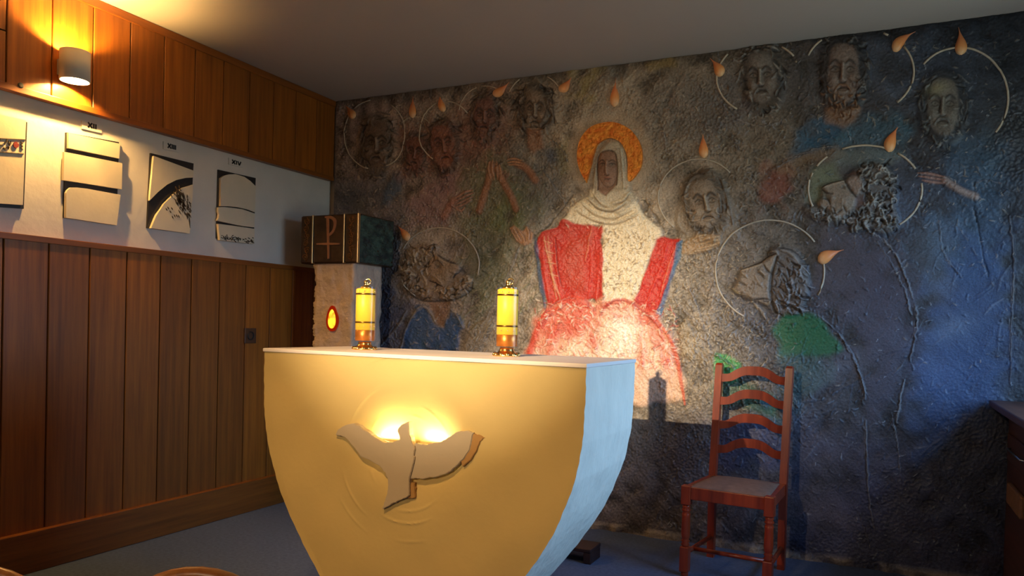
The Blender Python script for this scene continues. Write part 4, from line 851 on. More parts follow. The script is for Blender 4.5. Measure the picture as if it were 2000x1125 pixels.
XX = AX+ts[None, :]*(hw+jag)[:, None]; ZZ = np.repeat(zs[:, None], NXf, 1)
u_ = XX-DC[0]; v_ = ZZ-DC[1]
# hollow scooped out behind the bird, deepest just above the wings, fading below
hollow = 0.046*np.exp(-np.abs(u_/0.185)**3-np.where(v_ > 0.02, (v_-0.02)/0.12, (v_-0.02)/0.10)**2)
trowel = np.zeros_like(XX)
def arc_ridge(cx, cz, r, a0, a1, h, w):
    a = np.arctan2(ZZ-cz, XX-cx); dd = np.hypot(XX-cx, ZZ-cz)-r
    s_ = np.clip((a-a0)/0.25, 0, 1)*np.clip((a1-a)/0.25, 0, 1)
    trowel[...] += h*np.exp(-(dd/w)**2)*s_
for r_, a0, a1, h in [(0.185, -1.75, -0.75, 0.0022), (0.225, -2.0, -1.0, 0.0026), (0.262, -2.85, -2.1, 0.0028), (0.285, -1.7, -1.2, 0.0020), (0.15, -2.9, -2.3, 0.002), (0.13, 1.0, 1.6, 0.002), (0.16, 2.3, 2.8, 0.0022), (0.24, 1.9, 2.9, 0.0022), (0.17, 0.4, 1.3, 0.002), (0.33, 1.2, 2.1, 0.0018), (0.31, -2.6, -2.0, 0.002)]:
    arc_ridge(DC[0]-0.02, DC[1]-0.01, r_, a0, a1, h, 0.0032)
ph = rng.random((24, 4))
for i in range(24):
    fx, fz = (ph[i, 0]-0.5)*50, (ph[i, 1]-0.5)*50
    trowel += 0.0004*np.sin(fx*XX+fz*ZZ+ph[i, 2]*7)
edge = np.clip((1-np.abs(ts))/0.06, 0, 1)[None, :]
YY = AY0+hollow-trowel*edge
V = np.stack([XX, YY, ZZ], -1).reshape(-1, 3)
idx = np.arange(NZ*NXf).reshape(NZ, NXf)
quads = np.stack([idx[:-1, :-1], idx[:-1, 1:], idx[1:, 1:], idx[1:, :-1]], -1).reshape(-1, 4).tolist()
verts = [tuple(v) for v in V]
NY = 26
def side(sgn):
    base = len(verts); ys = np.linspace(AY0, AY1, NY)
    col = NXf-1 if sgn > 0 else 0
    for i in range(NZ):
        for j in range(1, NY):
            z = zs[i]; y = ys[j]
            n = 0.0010*math.sin(z*37+y*19)+0.0007*math.sin(z*83-y*61)+0.0005*math.sin(y*170+z*9)
            if j == NY-1: n = 0.0006*math.sin(z*90)
            verts.append((AX+sgn*(hw[i]+n+0.001), y, z))
    g = lambda i, j: int(idx[i, col]) if j == 0 else base+i*(NY-1)+j-1
    for i in range(NZ-1):
        for j in range(NY-1):
            q = (g(i, j), g(i, j+1), g(i+1, j+1), g(i+1, j)); quads.append(list(q if sgn > 0 else q[::-1]))
    return [g(i, NY-1) for i in range(NZ)]
rb = side(1); lb = side(-1)
for i in range(NZ-1): quads.append([lb[i], lb[i+1], rb[i+1], rb[i]])
quads.append([int(i) for i in idx[-1, :]]+[rb[-1], lb[-1]])
quads.append([int(i) for i in idx[0, ::-1]]+[lb[0], rb[0]])
me = bpy.data.meshes.new('altar_body'); me.from_pydata(verts, [], quads); me.update()
me.polygons.foreach_set('use_smooth', [True]*len(me.polygons))
altar = tag(empty('altar', (0, 0, 0)), 'white plaster bowl-shaped altar with a backlit dove on its front', 'altar')
me.materials.append(M_PLASTER); me.materials.append(M_FRONT)
mi = np.zeros(len(me.polygons), np.int32); mi[:(NZ-1)*(NXf-1)] = 1; me.polygons.foreach_set('material_index', mi)
link('altar_body', me, None, altar)
em = me
bm = bmesh.new(); bm.from_mesh(me)
for e in bm.edges:
    if len(e.link_faces) == 2 and e.calc_face_angle(0) > 0.7: e.smooth = False
bm.to_mesh(me); bm.free()
top = MB().box((AX-0.625, AY0-0.006, 1.030), (AX+0.625, AY1+0.006, 1.043), 0.003).build('altar_top', M_TOP, altar)
# the dove is built of layered plaster plates
def plate(name, poly, y0, y1, m, parent, bev=0.002):
    bm = bmesh.new(); vs = [bm.verts.new((p[0], y0, p[1])) for p in poly]; f = bm.faces.new(vs)
    ex = bmesh.ops.extrude_face_region(bm, geom=[f])
    bmesh.ops.translate(bm, verts=[v for v in ex['geom'] if isinstance(v, bmesh.types.BMVert)], vec=(0, y1-y0, 0))
    bmesh.ops.recalc_face_normals(bm, faces=bm.faces[:])
    if bev > 0: bmesh.ops.bevel(bm, geom=[e for e in bm.edges if all(abs(v.co.y-y0) < 1e-6 for v in e.verts)], offset=bev, segments=2, affect='EDGES')
    bmesh.ops.triangulate(bm, faces=[f for f in bm.faces if len(f.verts) > 4])
    me = bpy.data.meshes.new(name); bm.to_mesh(me); bm.free(); return link(name, me, m, parent)
def jagged(poly, n=5, a=0.0009):
    out = []
    for i in range(len(poly)):
        p, q = np.array(poly[i]), np.array(poly[(i+1) % len(poly)])
        k = max(1, int(np.hypot(*(q-p))/0.006))
        for j in range(k):
            r = p+(q-p)*j/k; out.append(tuple(r+rng.normal(0, a, 2)) if j else tuple(r))
    return out
M_DOVE = mat('dove_plaster', srgb(184, 166, 138), 0.75, noise=0.04, nscale=8, bump=0.1, bscale=40)
dove = plate('dove_body', jagged(DOVE), AY0-0.012, AY0+0.010, M_DOVE, altar)
plate('dove_wing', jagged(WING), AY0-0.005, AY0+0.012, M_DOVE, altar)
M_OCHRE = mat('ochre_plaster', srgb(176, 132, 74), 0.8, noise=0.1, nscale=12)
plate('dove_wing_tip', jagged(WTIP), AY0-0.002, AY0+0.012, M_OCHRE, altar)
plate('dove_tail_edge', jagged(TAIL), AY0-0.003, AY0+0.012, M_OCHRE, altar)
# light strips fixed behind the wings, shining up into the hollow
M_STRIP = mat('led_strip', (1, 1, 1), 0.4)
for (a, b, pw_) in (((380, 290), (780, 430), 1.25), ((950, 450), (1400, 370), 1.15)):
    pa, pb = DV(*a), DV(*b); cx, cz = (pa[0]+pb[0])/2, (pa[1]+pb[1])/2
    ln = math.hypot(pb[0]-pa[0], pb[1]-pa[1]); an = math.atan2(pb[1]-pa[1], pb[0]-pa[0])
    MB().box((-ln/2, -0.004, -0.003), (ln/2, 0.004, 0.0)).build('light_strip', M_STRIP, altar, (cx, AY0+0.018, cz), (0, -an, 0))
    l = bpy.data.lights.new('dove_light', 'AREA'); l.shape = 'RECTANGLE'; l.size = ln*0.95; l.size_y = 0.008; l.energy = pw_; l.color = (1.0, 0.82, 0.38)
    lo = bpy.data.objects.new('dove_light', l); COL.objects.link(lo); lo.location = (cx, AY0+0.018, cz+0.0015)
    lo.rotation_euler = Vector((0.0, 0.10, 1.0)).to_track_quat('-Z', 'Y').to_euler()

# ------------------------------------------------------------------ candles
def glass_mat():
    m = bpy.data.materials.new('clear_tube'); m.use_nodes = True; nt = m.node_tree; N = nt.nodes; L = nt.links
    N.remove(N['Principled BSDF']); o = N['Material Output']
    t = N.new('ShaderNodeBsdfTransparent'); g = N.new('ShaderNodeBsdfGlossy'); g.inputs['Roughness'].default_value = 0.05
    lw = N.new('ShaderNodeLayerWeight'); fz = N.new('ShaderNodeMath'); fz.operation = 'MULTIPLY_ADD'; fz.inputs[2].default_value = 0.03; pw2 = N.new('ShaderNodeMath'); pw2.operation = 'POWER'; pw2.inputs[1].default_value = 3.0
    L.new(lw.outputs['Facing'], pw2.inputs[0]); L.new(pw2.outputs[0], fz.inputs[0]); fz.inputs[1].default_value = 0.5; mx = N.new('ShaderNodeMixShader')
    L.new(fz.outputs[0], mx.inputs['Fac']); L.new(t.outputs['BSDF'], mx.inputs[1]); L.new(g.outputs['BSDF'], mx.inputs[2]); L.new(mx.outputs['Shader'], o.inputs['Surface'])
    return m
M_GLASS = glass_mat()
M_BAND2 = mat('dark_gold_band', srgb(120, 84, 30), 0.3, 0.8)
M_COPPER = mat('amber_brass', srgb(196, 120, 48), 0.35, 0.7)
def candle(px, label, proto=None):
    q = on_y(px[0], px[1], 2.335); t = tag(empty('altar_candle', (q[0], 2.335, 1.043)), label, 'candle', 'candles in clear tubes on the altar')
    if proto:
        for ch in proto.children:
            c = ch.copy(); COL.objects.link(c); c.parent = t
        return t
    MB().lathe([(0.046, 0), (0.048, 0.004), (0.040, 0.010), (0.030, 0.014), (0.024, 0.022), (0.024, 0.030)], n=36).build('brass_foot', M_BRASS, t)
    for k in range(12):
        a = k*math.pi/6
        MB().lathe([(0.001, 0), (0.006, 0.002), (0.007, 0.006), (0.004, 0.011), (0.001, 0.013)], n=8).build('foot_lobe', M_BRASS, t, (0.042*math.cos(a), 0.042*math.sin(a), 0.0))
    MB().lathe([(0.0, 0.030), (0.056, 0.031), (0.056, 0.033), (0.0, 0.034)], n=36, cap=False).build('drip_plate', M_GLASS, t)
    MB().lathe([(0.034, 0.034), (0.036, 0.036), (0.036, 0.072), (0.034, 0.074)], n=36).build('brass_socket', M_COPPER, t)
    MB().lathe([(0.036, 0.074), (0.036, 0.226), (0.030, 0.230), (0.004, 0.231)], n=36).build('wax', M_WAX, t)
    for z in (0.100, 0.206):
        MB().lathe([(0.0366, z), (0.0372, z+0.001), (0.0372, z+0.005), (0.0366, z+0.006), (0.0366, z)], n=36, cap=False).build('gold_band', M_BAND2, t)
    for z in (0.088, 0.219):
        for k in range(10):
            a = k*math.pi/5+0.2
            MB().lathe([(0.0005, -0.003), (0.0025, 0), (0.0005, 0.003)], n=4).build('gold_star', M_GOLD, t, (0.0364*math.cos(a), 0.0364*math.sin(a), z))
    MB().lathe([(0.0410, 0.034), (0.0410, 0.236)], n=36, cap=False).build('clear_tube', M_GLASS, t)
    MB().lathe([(0.020, 0.2305), (0.020, 0.236), (0.011, 0.239), (0.007, 0.246), (0.009, 0.250), (0.008, 0.258), (0.003, 0.262)], n=24).build('burner_cap', M_BRASS, t)
    ring = [(0.010*math.cos(a)+0.008, 0, 0.256+0.010*math.sin(a)) for a in [k*2*math.pi/18 for k in range(18)]]
    MB().tube(ring, 0.0022, 8, closed=True).build('ring_finial', M_BRASS, t, None, (0, 0, 0.4))
    return t
c1 = candle((713, 640), 'yellow altar candle in a clear tube, nearer the tabernacle pillar')
candle((990.5, 640), 'yellow altar candle in a clear tube, in front of the red robed figure', c1)

# ------------------------------------------------------------------ tabernacle on its pillar
TY0, TY1 = 3.657, 4.025
tx0 = float(on_y(586.5, 470, TY0)[0]); tx1 = float(on_y(700, 465, TY0)[0]); tz1 = float(on_y(700, 416, TY0)[2]); tz0 = float(on_y(700, 513, TY0)[2])
tab = tag(empty('tabernacle', (tx0, TY0, tz0)), 'dark bronze tabernacle box with a cross-and-P symbol on its door', 'tabernacle')
W, D, Hh = tx1-tx0, TY1-TY0, tz1-tz0
MB().box((0, 0.012, 0), (W-0.006, D, Hh), 0.004).build('body', M_BRONZE, tab)
fx = lambda px: (px-586.5)/113.5*W
for a, b in ((588, 610), (676, 697)): MB().box((fx(a), 0.0, 0.006), (fx(b), 0.014, Hh-0.006), 0.003).build('side_panel', M_BRONZE, tab)
dr = MB().box((fx(614), -0.002, 0.006), (fx(671.5), 0.014, Hh-0.006), 0.003).build('door', M_BRONZE, tab)
for a in (612, 673.4, 699.6): MB().box((fx(a)-0.005, -0.006, 0.0), (fx(a)+0.003, 0.014, Hh), 0.002).build('gold_strip', M_GOLD, tab)
# symbol on the door: a P whose stem is crossed
TP = lambda x, y: (on_y(560+x*0.2844, 380+y*0.2844, TY0)[0]-tx0, on_y(560+x*0.2844, 380+y*0.2844, TY0)[2]-tz0)
sym = MB()
sym.prism([TP(*p) for p in [(278, 160), (296, 158), (298, 440), (286, 443)]], -0.009, 0.0)
bowl_o = [TP(*p) for p in catmull([(266, 152), (310, 148), (342, 170), (345, 205), (330, 255), (295, 290)], 5)]
bowl_i = [TP(*p) for p in catmull([(292, 272), (318, 245), (328, 205), (322, 180), (304, 168), (268, 162)], 5)]
sym.prism(bowl_o+bowl_i, -0.008, 0.0)
sym.prism([TP(*p) for p in [(210, 336), (290, 331), (368, 334), (368, 344), (290, 347), (210, 345)]], -0.0095, 0.0)
sym.build('cross_and_p_symbol', M_SYMBOL, dr)
def scroll(cx, cz, r, turn, flip):
    return [(cx+flip*r*(1-k/22)*math.cos(turn+k*0.55), -0.001, cz+r*(1-k/22)*math.sin(turn+k*0.55)) for k in range(20)]
for a, b in ((588, 610), (676, 697)):
    xc = (fx(a)+fx(b))/2
    for i in range(6):
        zc = Hh*(0.12+0.152*i); f = 1 if i % 2 else -1
        MB().tube(scroll(xc+f*0.006, zc, 0.022, 0.5*i, f), 0.0026, 5).build('vine_scroll', M_SCROLL, tab)
    MB().tube([(xc+0.012*math.sin(k*1.1), -0.001, 0.012+k*(Hh-0.024)/14) for k in range(15)], 0.003, 5).build('vine_stem', M_SCROLL, tab)
ns = 26; vs = []; fs = []
for i in range(ns):
    for j in range(ns):
        y, z = 0.02+(D-0.025)*i/(ns-1), 0.006+(Hh-0.012)*j/(ns-1)
        e = 0 if i in (0, ns-1) or j in (0, ns-1) else 1
        vs.append((W-0.006+e*(0.007+0.004*math.sin(i*0.9+j*0.7)+0.003*math.sin(i*1.9-j*1.2)+rng.normal(0, 0.0022)), y, z))
for i in range(ns-1):
    for j in range(ns-1): fs.append((i*ns+j, (i+1)*ns+j, (i+1)*ns+j+1, i*ns+j+1))
MB().add(vs, fs, True).build('painted_side', M_TABSIDE, tab)

PY0, PY1 = TY0+0.03, 3.965
qx0 = float(on_y(613.5, 600, PY0)[0]); qx1 = float(on_y(690, 600, PY0)[0])
pil = tag(empty('plaster_pillar', ((qx0+qx1)/2, PY0, 0)), 'rough cream plaster pillar carrying the tabernacle', 'pillar')
nz = 150; prof = [(qx0, PY0), (qx0+0.08, PY0), (qx0+0.16, PY0), (qx0+0.24, PY0), (qx1, PY0), (qx1, (PY0+PY1)/2), (qx1, PY1), (qx0, PY1), (qx0, (PY0+PY1)/2)]
pts = []
for (a, b) in zip(prof, prof[1:]+prof[:1]):
    n = max(2, int(math.hypot(b[0]-a[0], b[1]-a[1])/0.018))
    pts += [(a[0]+(b[0]-a[0])*k/n, a[1]+(b[1]-a[1])*k/n) for k in range(n)]
cxp, cyp = (qx0+qx1)/2, (PY0+PY1)/2; vs = []; fs = []; npn = len(pts)
ztop = tz0-0.001
wob = lambda u, z: 0.0016*math.sin(z*23+u*9)+0.0014*math.sin(z*51-u*31)+0.0018*math.sin(u*70+z*13)+0.003*max(0, math.sin(z*34+math.sin(u*16)*2.2))**4
for i in range(nz+1):
    z = ztop*i/nz
    for k, (x, y) in enumerate(pts):
        nx = (1 if abs(x-qx1) < 1e-6 else -1 if abs(x-qx0) < 1e-6 else 0); ny = (-1 if abs(y-PY0) < 1e-6 else 1 if abs(y-PY1) < 1e-6 else 0)
        o = wob(x+y, z) if i not in (0, nz) else 0
        if nx == -1: o += 0.0022*math.sin(z*77)+0.002*math.sin(z*131+1)+0.002*math.sin(z*311)
        vs.append((x+nx*o-cxp, y+ny*o-PY0, z))
for i in range(nz):
    for k in range(npn): fs.append((i*npn+k, i*npn+(k+1) % npn, (i+1)*npn+(k+1) % npn, (i+1)*npn+k))
mbp = MB().add(vs, fs, True); mbp.add([vs[nz*npn+k] for k in range(npn)], [tuple(range(npn))])
mbp.build('pillar_body', M_PILLAR, pil)
# amber light set in the pillar
def egg(cx, cz, rx, rz, n=36):
    return [(cx+rx*math.cos(a)*(1-0.22*math.sin(a)), cz+rz*math.sin(a)) for a in [2*math.pi*k/n for k in range(n)]]
eg = on_y(651, 622, PY0); ec = (float(eg[0]), float(eg[2]))
lamp = tag(empty('amber_lamp', (ec[0], PY0, ec[1])), 'glowing egg-shaped amber stone lamp in the plaster pillar', 'lamp')
MB().prism(egg(0, 0, 0.043, 0.078), -0.014, 0.004).build('glass_rim', M_RIM, lamp)
m = bpy.data.materials.new('amber_glow'); m.use_nodes = True; N = m.node_tree.nodes; L = m.node_tree.links
b = N['Principled BSDF']; b.inputs['Base Color'].default_value = (0.8, 0.25, 0.02, 1); b.inputs['Roughness'].default_value = 0.2
tc = N.new('ShaderNodeTexCoord'); mp = N.new('ShaderNodeMapping'); mp.inputs['Scale'].default_value = (30, 1, 17); mp.inputs['Rotation'].default_value = (0, 0.3, 0)
no = N.new('ShaderNodeTexNoise'); no.inputs['Scale'].default_value = 0.9; rp = N.new('ShaderNodeValToRGB')
rp.color_ramp.elements[0].position = 0.36; rp.color_ramp.elements[0].color = (0.55, 0.06, 0.0, 1); rp.color_ramp.elements[1].position = 0.52; rp.color_ramp.elements[1].color = (1.0, 0.62, 0.03, 1)
L.new(tc.outputs['Object'], mp.inputs['Vector']); L.new(mp.outputs['Vector'], no.inputs['Vector']); L.new(no.outputs['Fac'], rp.inputs['Fac']); L.new(rp.outputs['Color'], b.inputs['Emission Color']); b.inputs['Emission Strength'].default_value = 1.5
e2 = MB(); ring = egg(0, -0.003, 0.031, 0.062)
nr = 6; vs = [(0, -0.024, -0.003)]
for i in range(1, nr+1):
    f_ = i/nr; vs += [(x*f_, -0.024+0.012*f_**3, -0.003+(z+0.003)*f_) for x, z in ring]
k = len(ring); fs = [(0, 1+i, 1+(i+1) % k) for i in range(k)]
for r in range(nr-1): fs += [(1+r*k+i, 1+(r+1)*k+i, 1+(r+1)*k+(i+1) % k, 1+r*k+(i+1) % k) for i in range(k)]
e2.add(vs, fs, True).build('amber_stone', m, lamp)

# ------------------------------------------------------------------ station panels and their number plates
XS0, XS1, XS2 = XL_BAND, XL_BAND+0.010, XL_BAND+0.024
def wy(x, y, X): q = on_x(x, y, X); return (float(q[1]), float(q[2]))
Z12 = lambda p: (p[0]*0.2488, 200+p[1]*0.2488)
Z13 = lambda p: (260+p[0]*0.2222, 250+p[1]*0.2222)
def station(name, label, backing, pieces, cvt):
    c = wy(*cvt(backing[-1]), XS1); t = tag(empty(name, (XS0, c[0], c[1])), label, 'wall panel', 'stations along the white band')
    loc = lambda poly, X: [(a-c[0], b-c[1]) for a, b in (wy(*cvt(p), X) for p in poly)]
    MB().prism(loc(backing, XS1), 0.0, XS1-XS0, axis='x').build('black_board', M_BLACK, t)
    for i, pc in enumerate(pieces): MB().prism(loc(pc, XS2), XS1-XS0, XS2-XS0+0.001*i, axis='x').build('cream_tile', M_CREAM, t)
    return t, loc
def marks(t, loc, quads, m, name, thick=0.0012):
    mb = MB()
    for qd in quads: mb.prism(loc(qd, XS2), XS2-XS0, XS2-XS0+thick+0.003, axis='x')
    o = mb.build(name, m, t); return o
def dash(x, y, l, w, a):
    ca, sa = math.cos(a), math.sin(a)
    return [(x-ca*l-sa*w*0.3, y-sa*l+ca*w*0.3), (x-sa*w, y+ca*w), (x+ca*l, y+sa*l), (x+sa*w, y-ca*w)]
t, loc = station('station_panel', 'cream and black panel with a small red flower, cut off by the picture edge', [(-330, 45), (215, 155), (187, 835), (-340, 800)], [[(-345, 20), (204, 140), (180, 805), (-355, 770)]], Z12)
r2 = random.Random(3)
marks(t, loc, [dash(r2.uniform(-300, 80), r2.uniform(285, 365), r2.uniform(8, 22), r2.uniform(4, 9), r2.uniform(0, 3)) for _ in range(46)]+[dash(168, 315+12*i, 14, 4, 0.8*(-1)**i) for i in range(5)]+[[(-345, 268), (200, 290), (200, 295), (-345, 274)], [(-345, 360), (183, 402), (183, 408), (-345, 367)]], M_BROWNMARK, 'printed_border')
marks(t, loc, [[(120, 308), (135, 318), (146, 335), (138, 352), (122, 362), (107, 350), (99, 335), (106, 318)]], M_REDMARK, 'red_flower', 0.002)
station('station_panel', 'station XII panel of three cream slabs, the lowest with a rounded corner', [(520, 236), (935, 312), (915, 955), (502, 905)],
        [[(538, 240), (945, 325), (935, 440), (538, 358)], [(505, 388), (960, 478), (955, 682), (497, 610)], [(518, 905), (519, 710), (527, 690), (550, 668), (600, 668), (680, 677), (945, 726), (915, 965)]], Z12)
t, loc = station('station_panel', 'station XIII panel with a black curve and a brushed tree', [(155, 220), (532, 312), (500, 928), (124, 880)],
        [[(182, 245), (532, 375), (528, 435), (470, 437), (380, 457), (300, 497), (220, 562), (146, 637)], [(528, 497), (440, 525), (350, 587), (270, 667), (205, 765), (157, 880), (498, 928)]], Z13)
tree = []
for _ in range(120):
    f = r2.random(); x = 375+f*115+r2.gauss(0, 16); y = 590+f*150+r2.gauss(0, 42)
    if x < 505 and y < 790: tree.append(dash(x, y, r2.uniform(10, 24), r2.uniform(2, 5), 1.25+r2.gauss(0, 0.18)))
tree += [dash(290+i*16+r2.gauss(0, 4), 712+r2.gauss(0, 14), 14, 4, 1.1) for i in range(4)]+[dash(345+i*18, 775+r2.gauss(0, 8), 15, 4, 1.2) for i in range(4)]+[dash(493, 820, 60, 4, 1.5)]
marks(t, loc, tree, M_BROWNMARK, 'brushed_tree')
t, loc = station('station_panel', 'station XIV panel with an arched top and a floral border', [(750, 366), (1078, 440), (1060, 1018), (735, 970)],
        [[(770, 686), (770, 442), (800, 420), (840, 408), (900, 405), (980, 430), (1030, 465), (1078, 512), (1072, 741), (1010, 718), (930, 698), (850, 688)], [(748, 697), (800, 694), (860, 700), (960, 714), (1070, 752), (1064, 874), (980, 865), (880, 846), (738, 814), (752, 790), (756, 760), (748, 730)], [(746, 842), (900, 862), (1066, 886), (1062, 1020), (760, 985)]], Z13)
marks(t, loc, [dash(r2.uniform(765, 1055), 0, 1, 1, 0) for _ in range(0)]+[dash(x, 958+(x-765)*0.13+r2.gauss(0, 11), r2.uniform(7, 15), r2.uniform(2.5, 5), r2.uniform(0, 3)) for x in [r2.uniform(772, 1052) for _ in range(60)]], M_BROWNMARK, 'floral_border')

def number_plate(txt, plate_px, box_px, label):
    X = XL_BAND+0.006; P = [wy(*p, X) for p in plate_px]; c = P[0]
    t = tag(empty('number_plate', (XL_BAND, c[0], c[1])), label, 'number plate', 'roman numeral plates above the stations')
    MB().prism([(a-c[0], b-c[1]) for a, b in P], 0.0, 0.006, axis='x').build('plate', M_PLATE, t)
    (xa, ya), (xb, yb) = box_px
    a, b = wy(xa, ya, X), wy(xb, yb, X); y0, y1 = a[0]-c[0], b[0]-c[0]; z1 = a[1]-c[1]; z0 = b[1]-c[1]
    wd = {'X': 1.0, 'I': 0.42, 'V': 1.0}; tot = sum(wd[ch] for ch in txt); u = (y1-y0)/tot; y = y0; mb = MB(); th = 0.0078
    def bar(p, q): 
        d = np.array(q)-np.array(p); n = np.array([-d[1], d[0]])/np.hypot(*d)*th/2
        mb.prism([tuple(np.array(p)+n), tuple(np.array(q)+n), tuple(np.array(q)-n), tuple(np.array(p)-n)], 0.006, 0.0075, axis='x')
    for ch in txt:
        w_ = wd[ch]*u; ya_, yb_ = y+0.1*u, y+w_-0.1*u
        if ch == 'X': bar((ya_, z1), (yb_, z0)); bar((yb_, z1), (ya_, z0))
        elif ch == 'V': bar((ya_, z1), ((ya_+yb_)/2, z0)); bar((yb_, z1), ((ya_+yb_)/2, z0))
        else: bar(((ya_+yb_)/2, z1), ((ya_+yb_)/2, z0))
        y += w_
    mb.build('numeral', M_INK, t)
number_plate('XII', [(160, 235), (199, 243), (198.5, 260), (160, 251)], ((171, 238.5), (189, 253)), 'small pale plate with the black numeral XII')
number_plate('XIII', [(319.5, 276), (351, 283), (350.5, 298), (319.5, 291)], ((327, 279.5), (344, 293)), 'small pale plate with the black numeral XIII')
number_plate('XIV', [(447, 308), (476, 315), (475.5, 328), (447, 321)], ((452.5, 311.5), (471, 324)), 'small pale plate with the black numeral XIV')

# wall socket low on the panelling
q0 = wy(475, 642, XL_WOOD); q1 = wy(499, 669, XL_WOOD)
t = tag(empty('wall_socket', (XL_WOOD, (q0[0]+q1[0])/2, (q0[1]+q1[1])/2)), 'brown square wall socket on the lower panelling', 'socket')
hs = 0.045
MB().box((0, -hs, -hs), (0.010, hs, hs), 0.002).build('socket_plate', M_SOCKET, t)
MB().lathe([(0.026, 0), (0.026, 0.006), (0.020, 0.007), (0.019, 0.001)], n=24, cap=False).build('socket_ring', M_BLACK, t, (0.009, 0, 0), (0, math.radians(90), 0))
# ------------------------------------------------------------------ ladder-back chair
CH = empty('ladder_back_chair', (-0.592, 3.700, 0), math.radians(-5))
tag(CH, 'reddish wooden ladder-back chair with turned front legs and brown seat', 'chair')
bw, fw, yb, yf = 0.172, 0.188, 0.178, -0.168
zs_ = 0.420
ztop_ = 0.985
lean = lambda z: yb+0.02+max(0, z-zs_)*0.11 if z > zs_ else yb+0.02+(zs_-z)*0.02
def slab(sec):   # stack of rectangles (cx, cy, z, hx, hy)
    vs = []; fs = []
    for cx, cy, z, hx, hy in sec: vs += [(cx-hx, cy-hy, z), (cx+hx, cy-hy, z), (cx+hx, cy+hy, z), (cx-hx, cy+hy, z)]
    n = len(sec)
    for i in range(n-1):
        for k in range(4): fs.append((i*4+k, i*4+(k+1) % 4, (i+1)*4+(k+1) % 4, (i+1)*4+k))
    fs += [(0, 3, 2, 1), tuple((n-1)*4+k for k in range(4))]
    return MB().add(vs, fs)
for sg in (-1, 1):
    slab([(sg*bw, lean(z), z, 0.017, 0.018) for z in (0.0, 0.2, zs_, 0.6, 0.8, 0.975)]+[(sg*bw, lean(ztop_), ztop_, 0.012, 0.013)]).build('back_post', M_CHAIR, CH)
    leg = MB().box((sg*fw-0.022, yf-0.022, 0.335), (sg*fw+0.022, yf+0.022, 0.425), 0.004)
    leg.lathe([(0.012, 0.340), (0.016, 0.332), (0.0205, 0.326), (0.016, 0.320), (0.0205, 0.312), (0.0205, 0.306), (0.015, 0.300), (0.0205, 0.292), (0.019, 0.280), (0.020, 0.240), (0.0205, 0.200), (0.018, 0.178), (0.0145, 0.172), (0.0205, 0.165), (0.015, 0.158), (0.0205, 0.150), (0.016, 0.142), (0.014, 0.135)][::-1], (sg*fw, yf, 0), 20)
    leg.box((sg*fw-0.021, yf-0.021, 0.02 if sg < 0 else 0.02), (sg*fw+0.021, yf+0.021, 0.138), 0.004)
    leg.lathe([(0.014, 0.0), (0.018, 0.005), (0.016, 0.025)], (sg*fw, yf, 0), 16)
    leg.build('front_leg', M_CHAIR, CH)
    MB().tube([(sg*fw, yf+0.01, 0.105), (sg*bw, lean(0.1)-0.01, 0.105)], 0.011, 8).build('side_stretcher', M_CHAIR, CH)
    sr = MB(); sr.prism([(sg*(fw-0.012), yf+0.01), (sg*(fw+0.012), yf+0.01), (sg*(bw+0.012), lean(0.4)), (sg*(bw-0.012), lean(0.4))], 0.368, 0.420, axis='z'); sr.build('side_rail', M_CHAIR, CH)
MB().tube([(-fw+0.005, yf+0.10, 0.105), (fw-0.005, yf+0.10, 0.105)], 0.011, 8).build('cross_stretcher', M_CHAIR, CH)
MB().box((-fw+0.02, yf-0.014, 0.362), (fw-0.02, yf+0.012, 0.420), 0.003).build('front_rail', M_CHAIR, CH)
MB().box((-bw+0.015, lean(0.4)-0.012, 0.368), (bw-0.015, lean(0.4)+0.010, 0.418), 0.003).build('back_rail', M_CHAIR, CH)
# upholstered drop-in seat, slightly domed
n = 16; vs = []; fs = []
for i in range(n+1):
    for j in range(n+1):
        t_ = i/n; y = yf-0.006+(lean(0.42)-0.02-yf)*t_; h_ = (fw-0.004)*(1-t_)+(bw-0.012)*t_; x = (2*j/n-1)*h_
        d_ = (1-(2*j/n-1)**4)*(1-(2*i/n-1)**4); vs.append((x, y, 0.421+0.020*d_))
for i in range(n):
    for j in range(n): fs.append((i*(n+1)+j, i*(n+1)+j+1, (i+1)*(n+1)+j+1, (i+1)*(n+1)+j))
o = len(vs); vs += [(v[0], v[1], 0.405) for v in vs[:]]
per = [j for j in range(n+1)]+[i*(n+1)+n for i in range(1, n+1)]+[n*(n+1)+j for j in range(n-1, -1, -1)]+[i*(n+1) for i in range(n-1, 0, -1)]
fs += [(per[k], per[k]+o, per[(k+1) % len(per)]+o, per[(k+1) % len(per)]) for k in range(len(per))]
MB().add(vs, fs, True).build('seat', M_SEAT, CH)
# four wavy ladder slats
for k, (zc, hh) in enumerate(((0.915, 0.060), (0.798, 0.060), (0.678, 0.060), (0.555, 0.060))):
    m_ = 28; vs = []; fs = []
    for i in range(m_+1):
        s_ = -1+2*i/m_; a = 1-abs(s_)
        bump_ = 0.5-0.5*math.cos(math.pi*min(1, a*1.15))
        ztop = zc+hh*0.30+0.042*bump_-0.008*math.exp(-((abs(s_)-0.75)/0.16)**2)
        zbot = zc-hh*0.42+0.040*bump_-0.007*math.exp(-((abs(s_)-0.62)/0.18)**2)
        x = s_*(bw-0.008); yo = lean(zc)+0.014*(1-s_*s_)
        vs += [(x, yo-0.006, zbot), (x, yo-0.006, ztop), (x, yo+0.006, ztop), (x, yo+0.006, zbot)]
    for i in range(m_):
        for q in range(4): fs.append((i*4+q, (i+1)*4+q, (i+1)*4+(q+1) % 4, i*4+(q+1) % 4))
    fs += [(0, 1, 2, 3), (m_*4+3, m_*4+2, m_*4+1, m_*4)]
    MB().add(vs, fs).build('ladder_slat', M_CHAIR, CH)

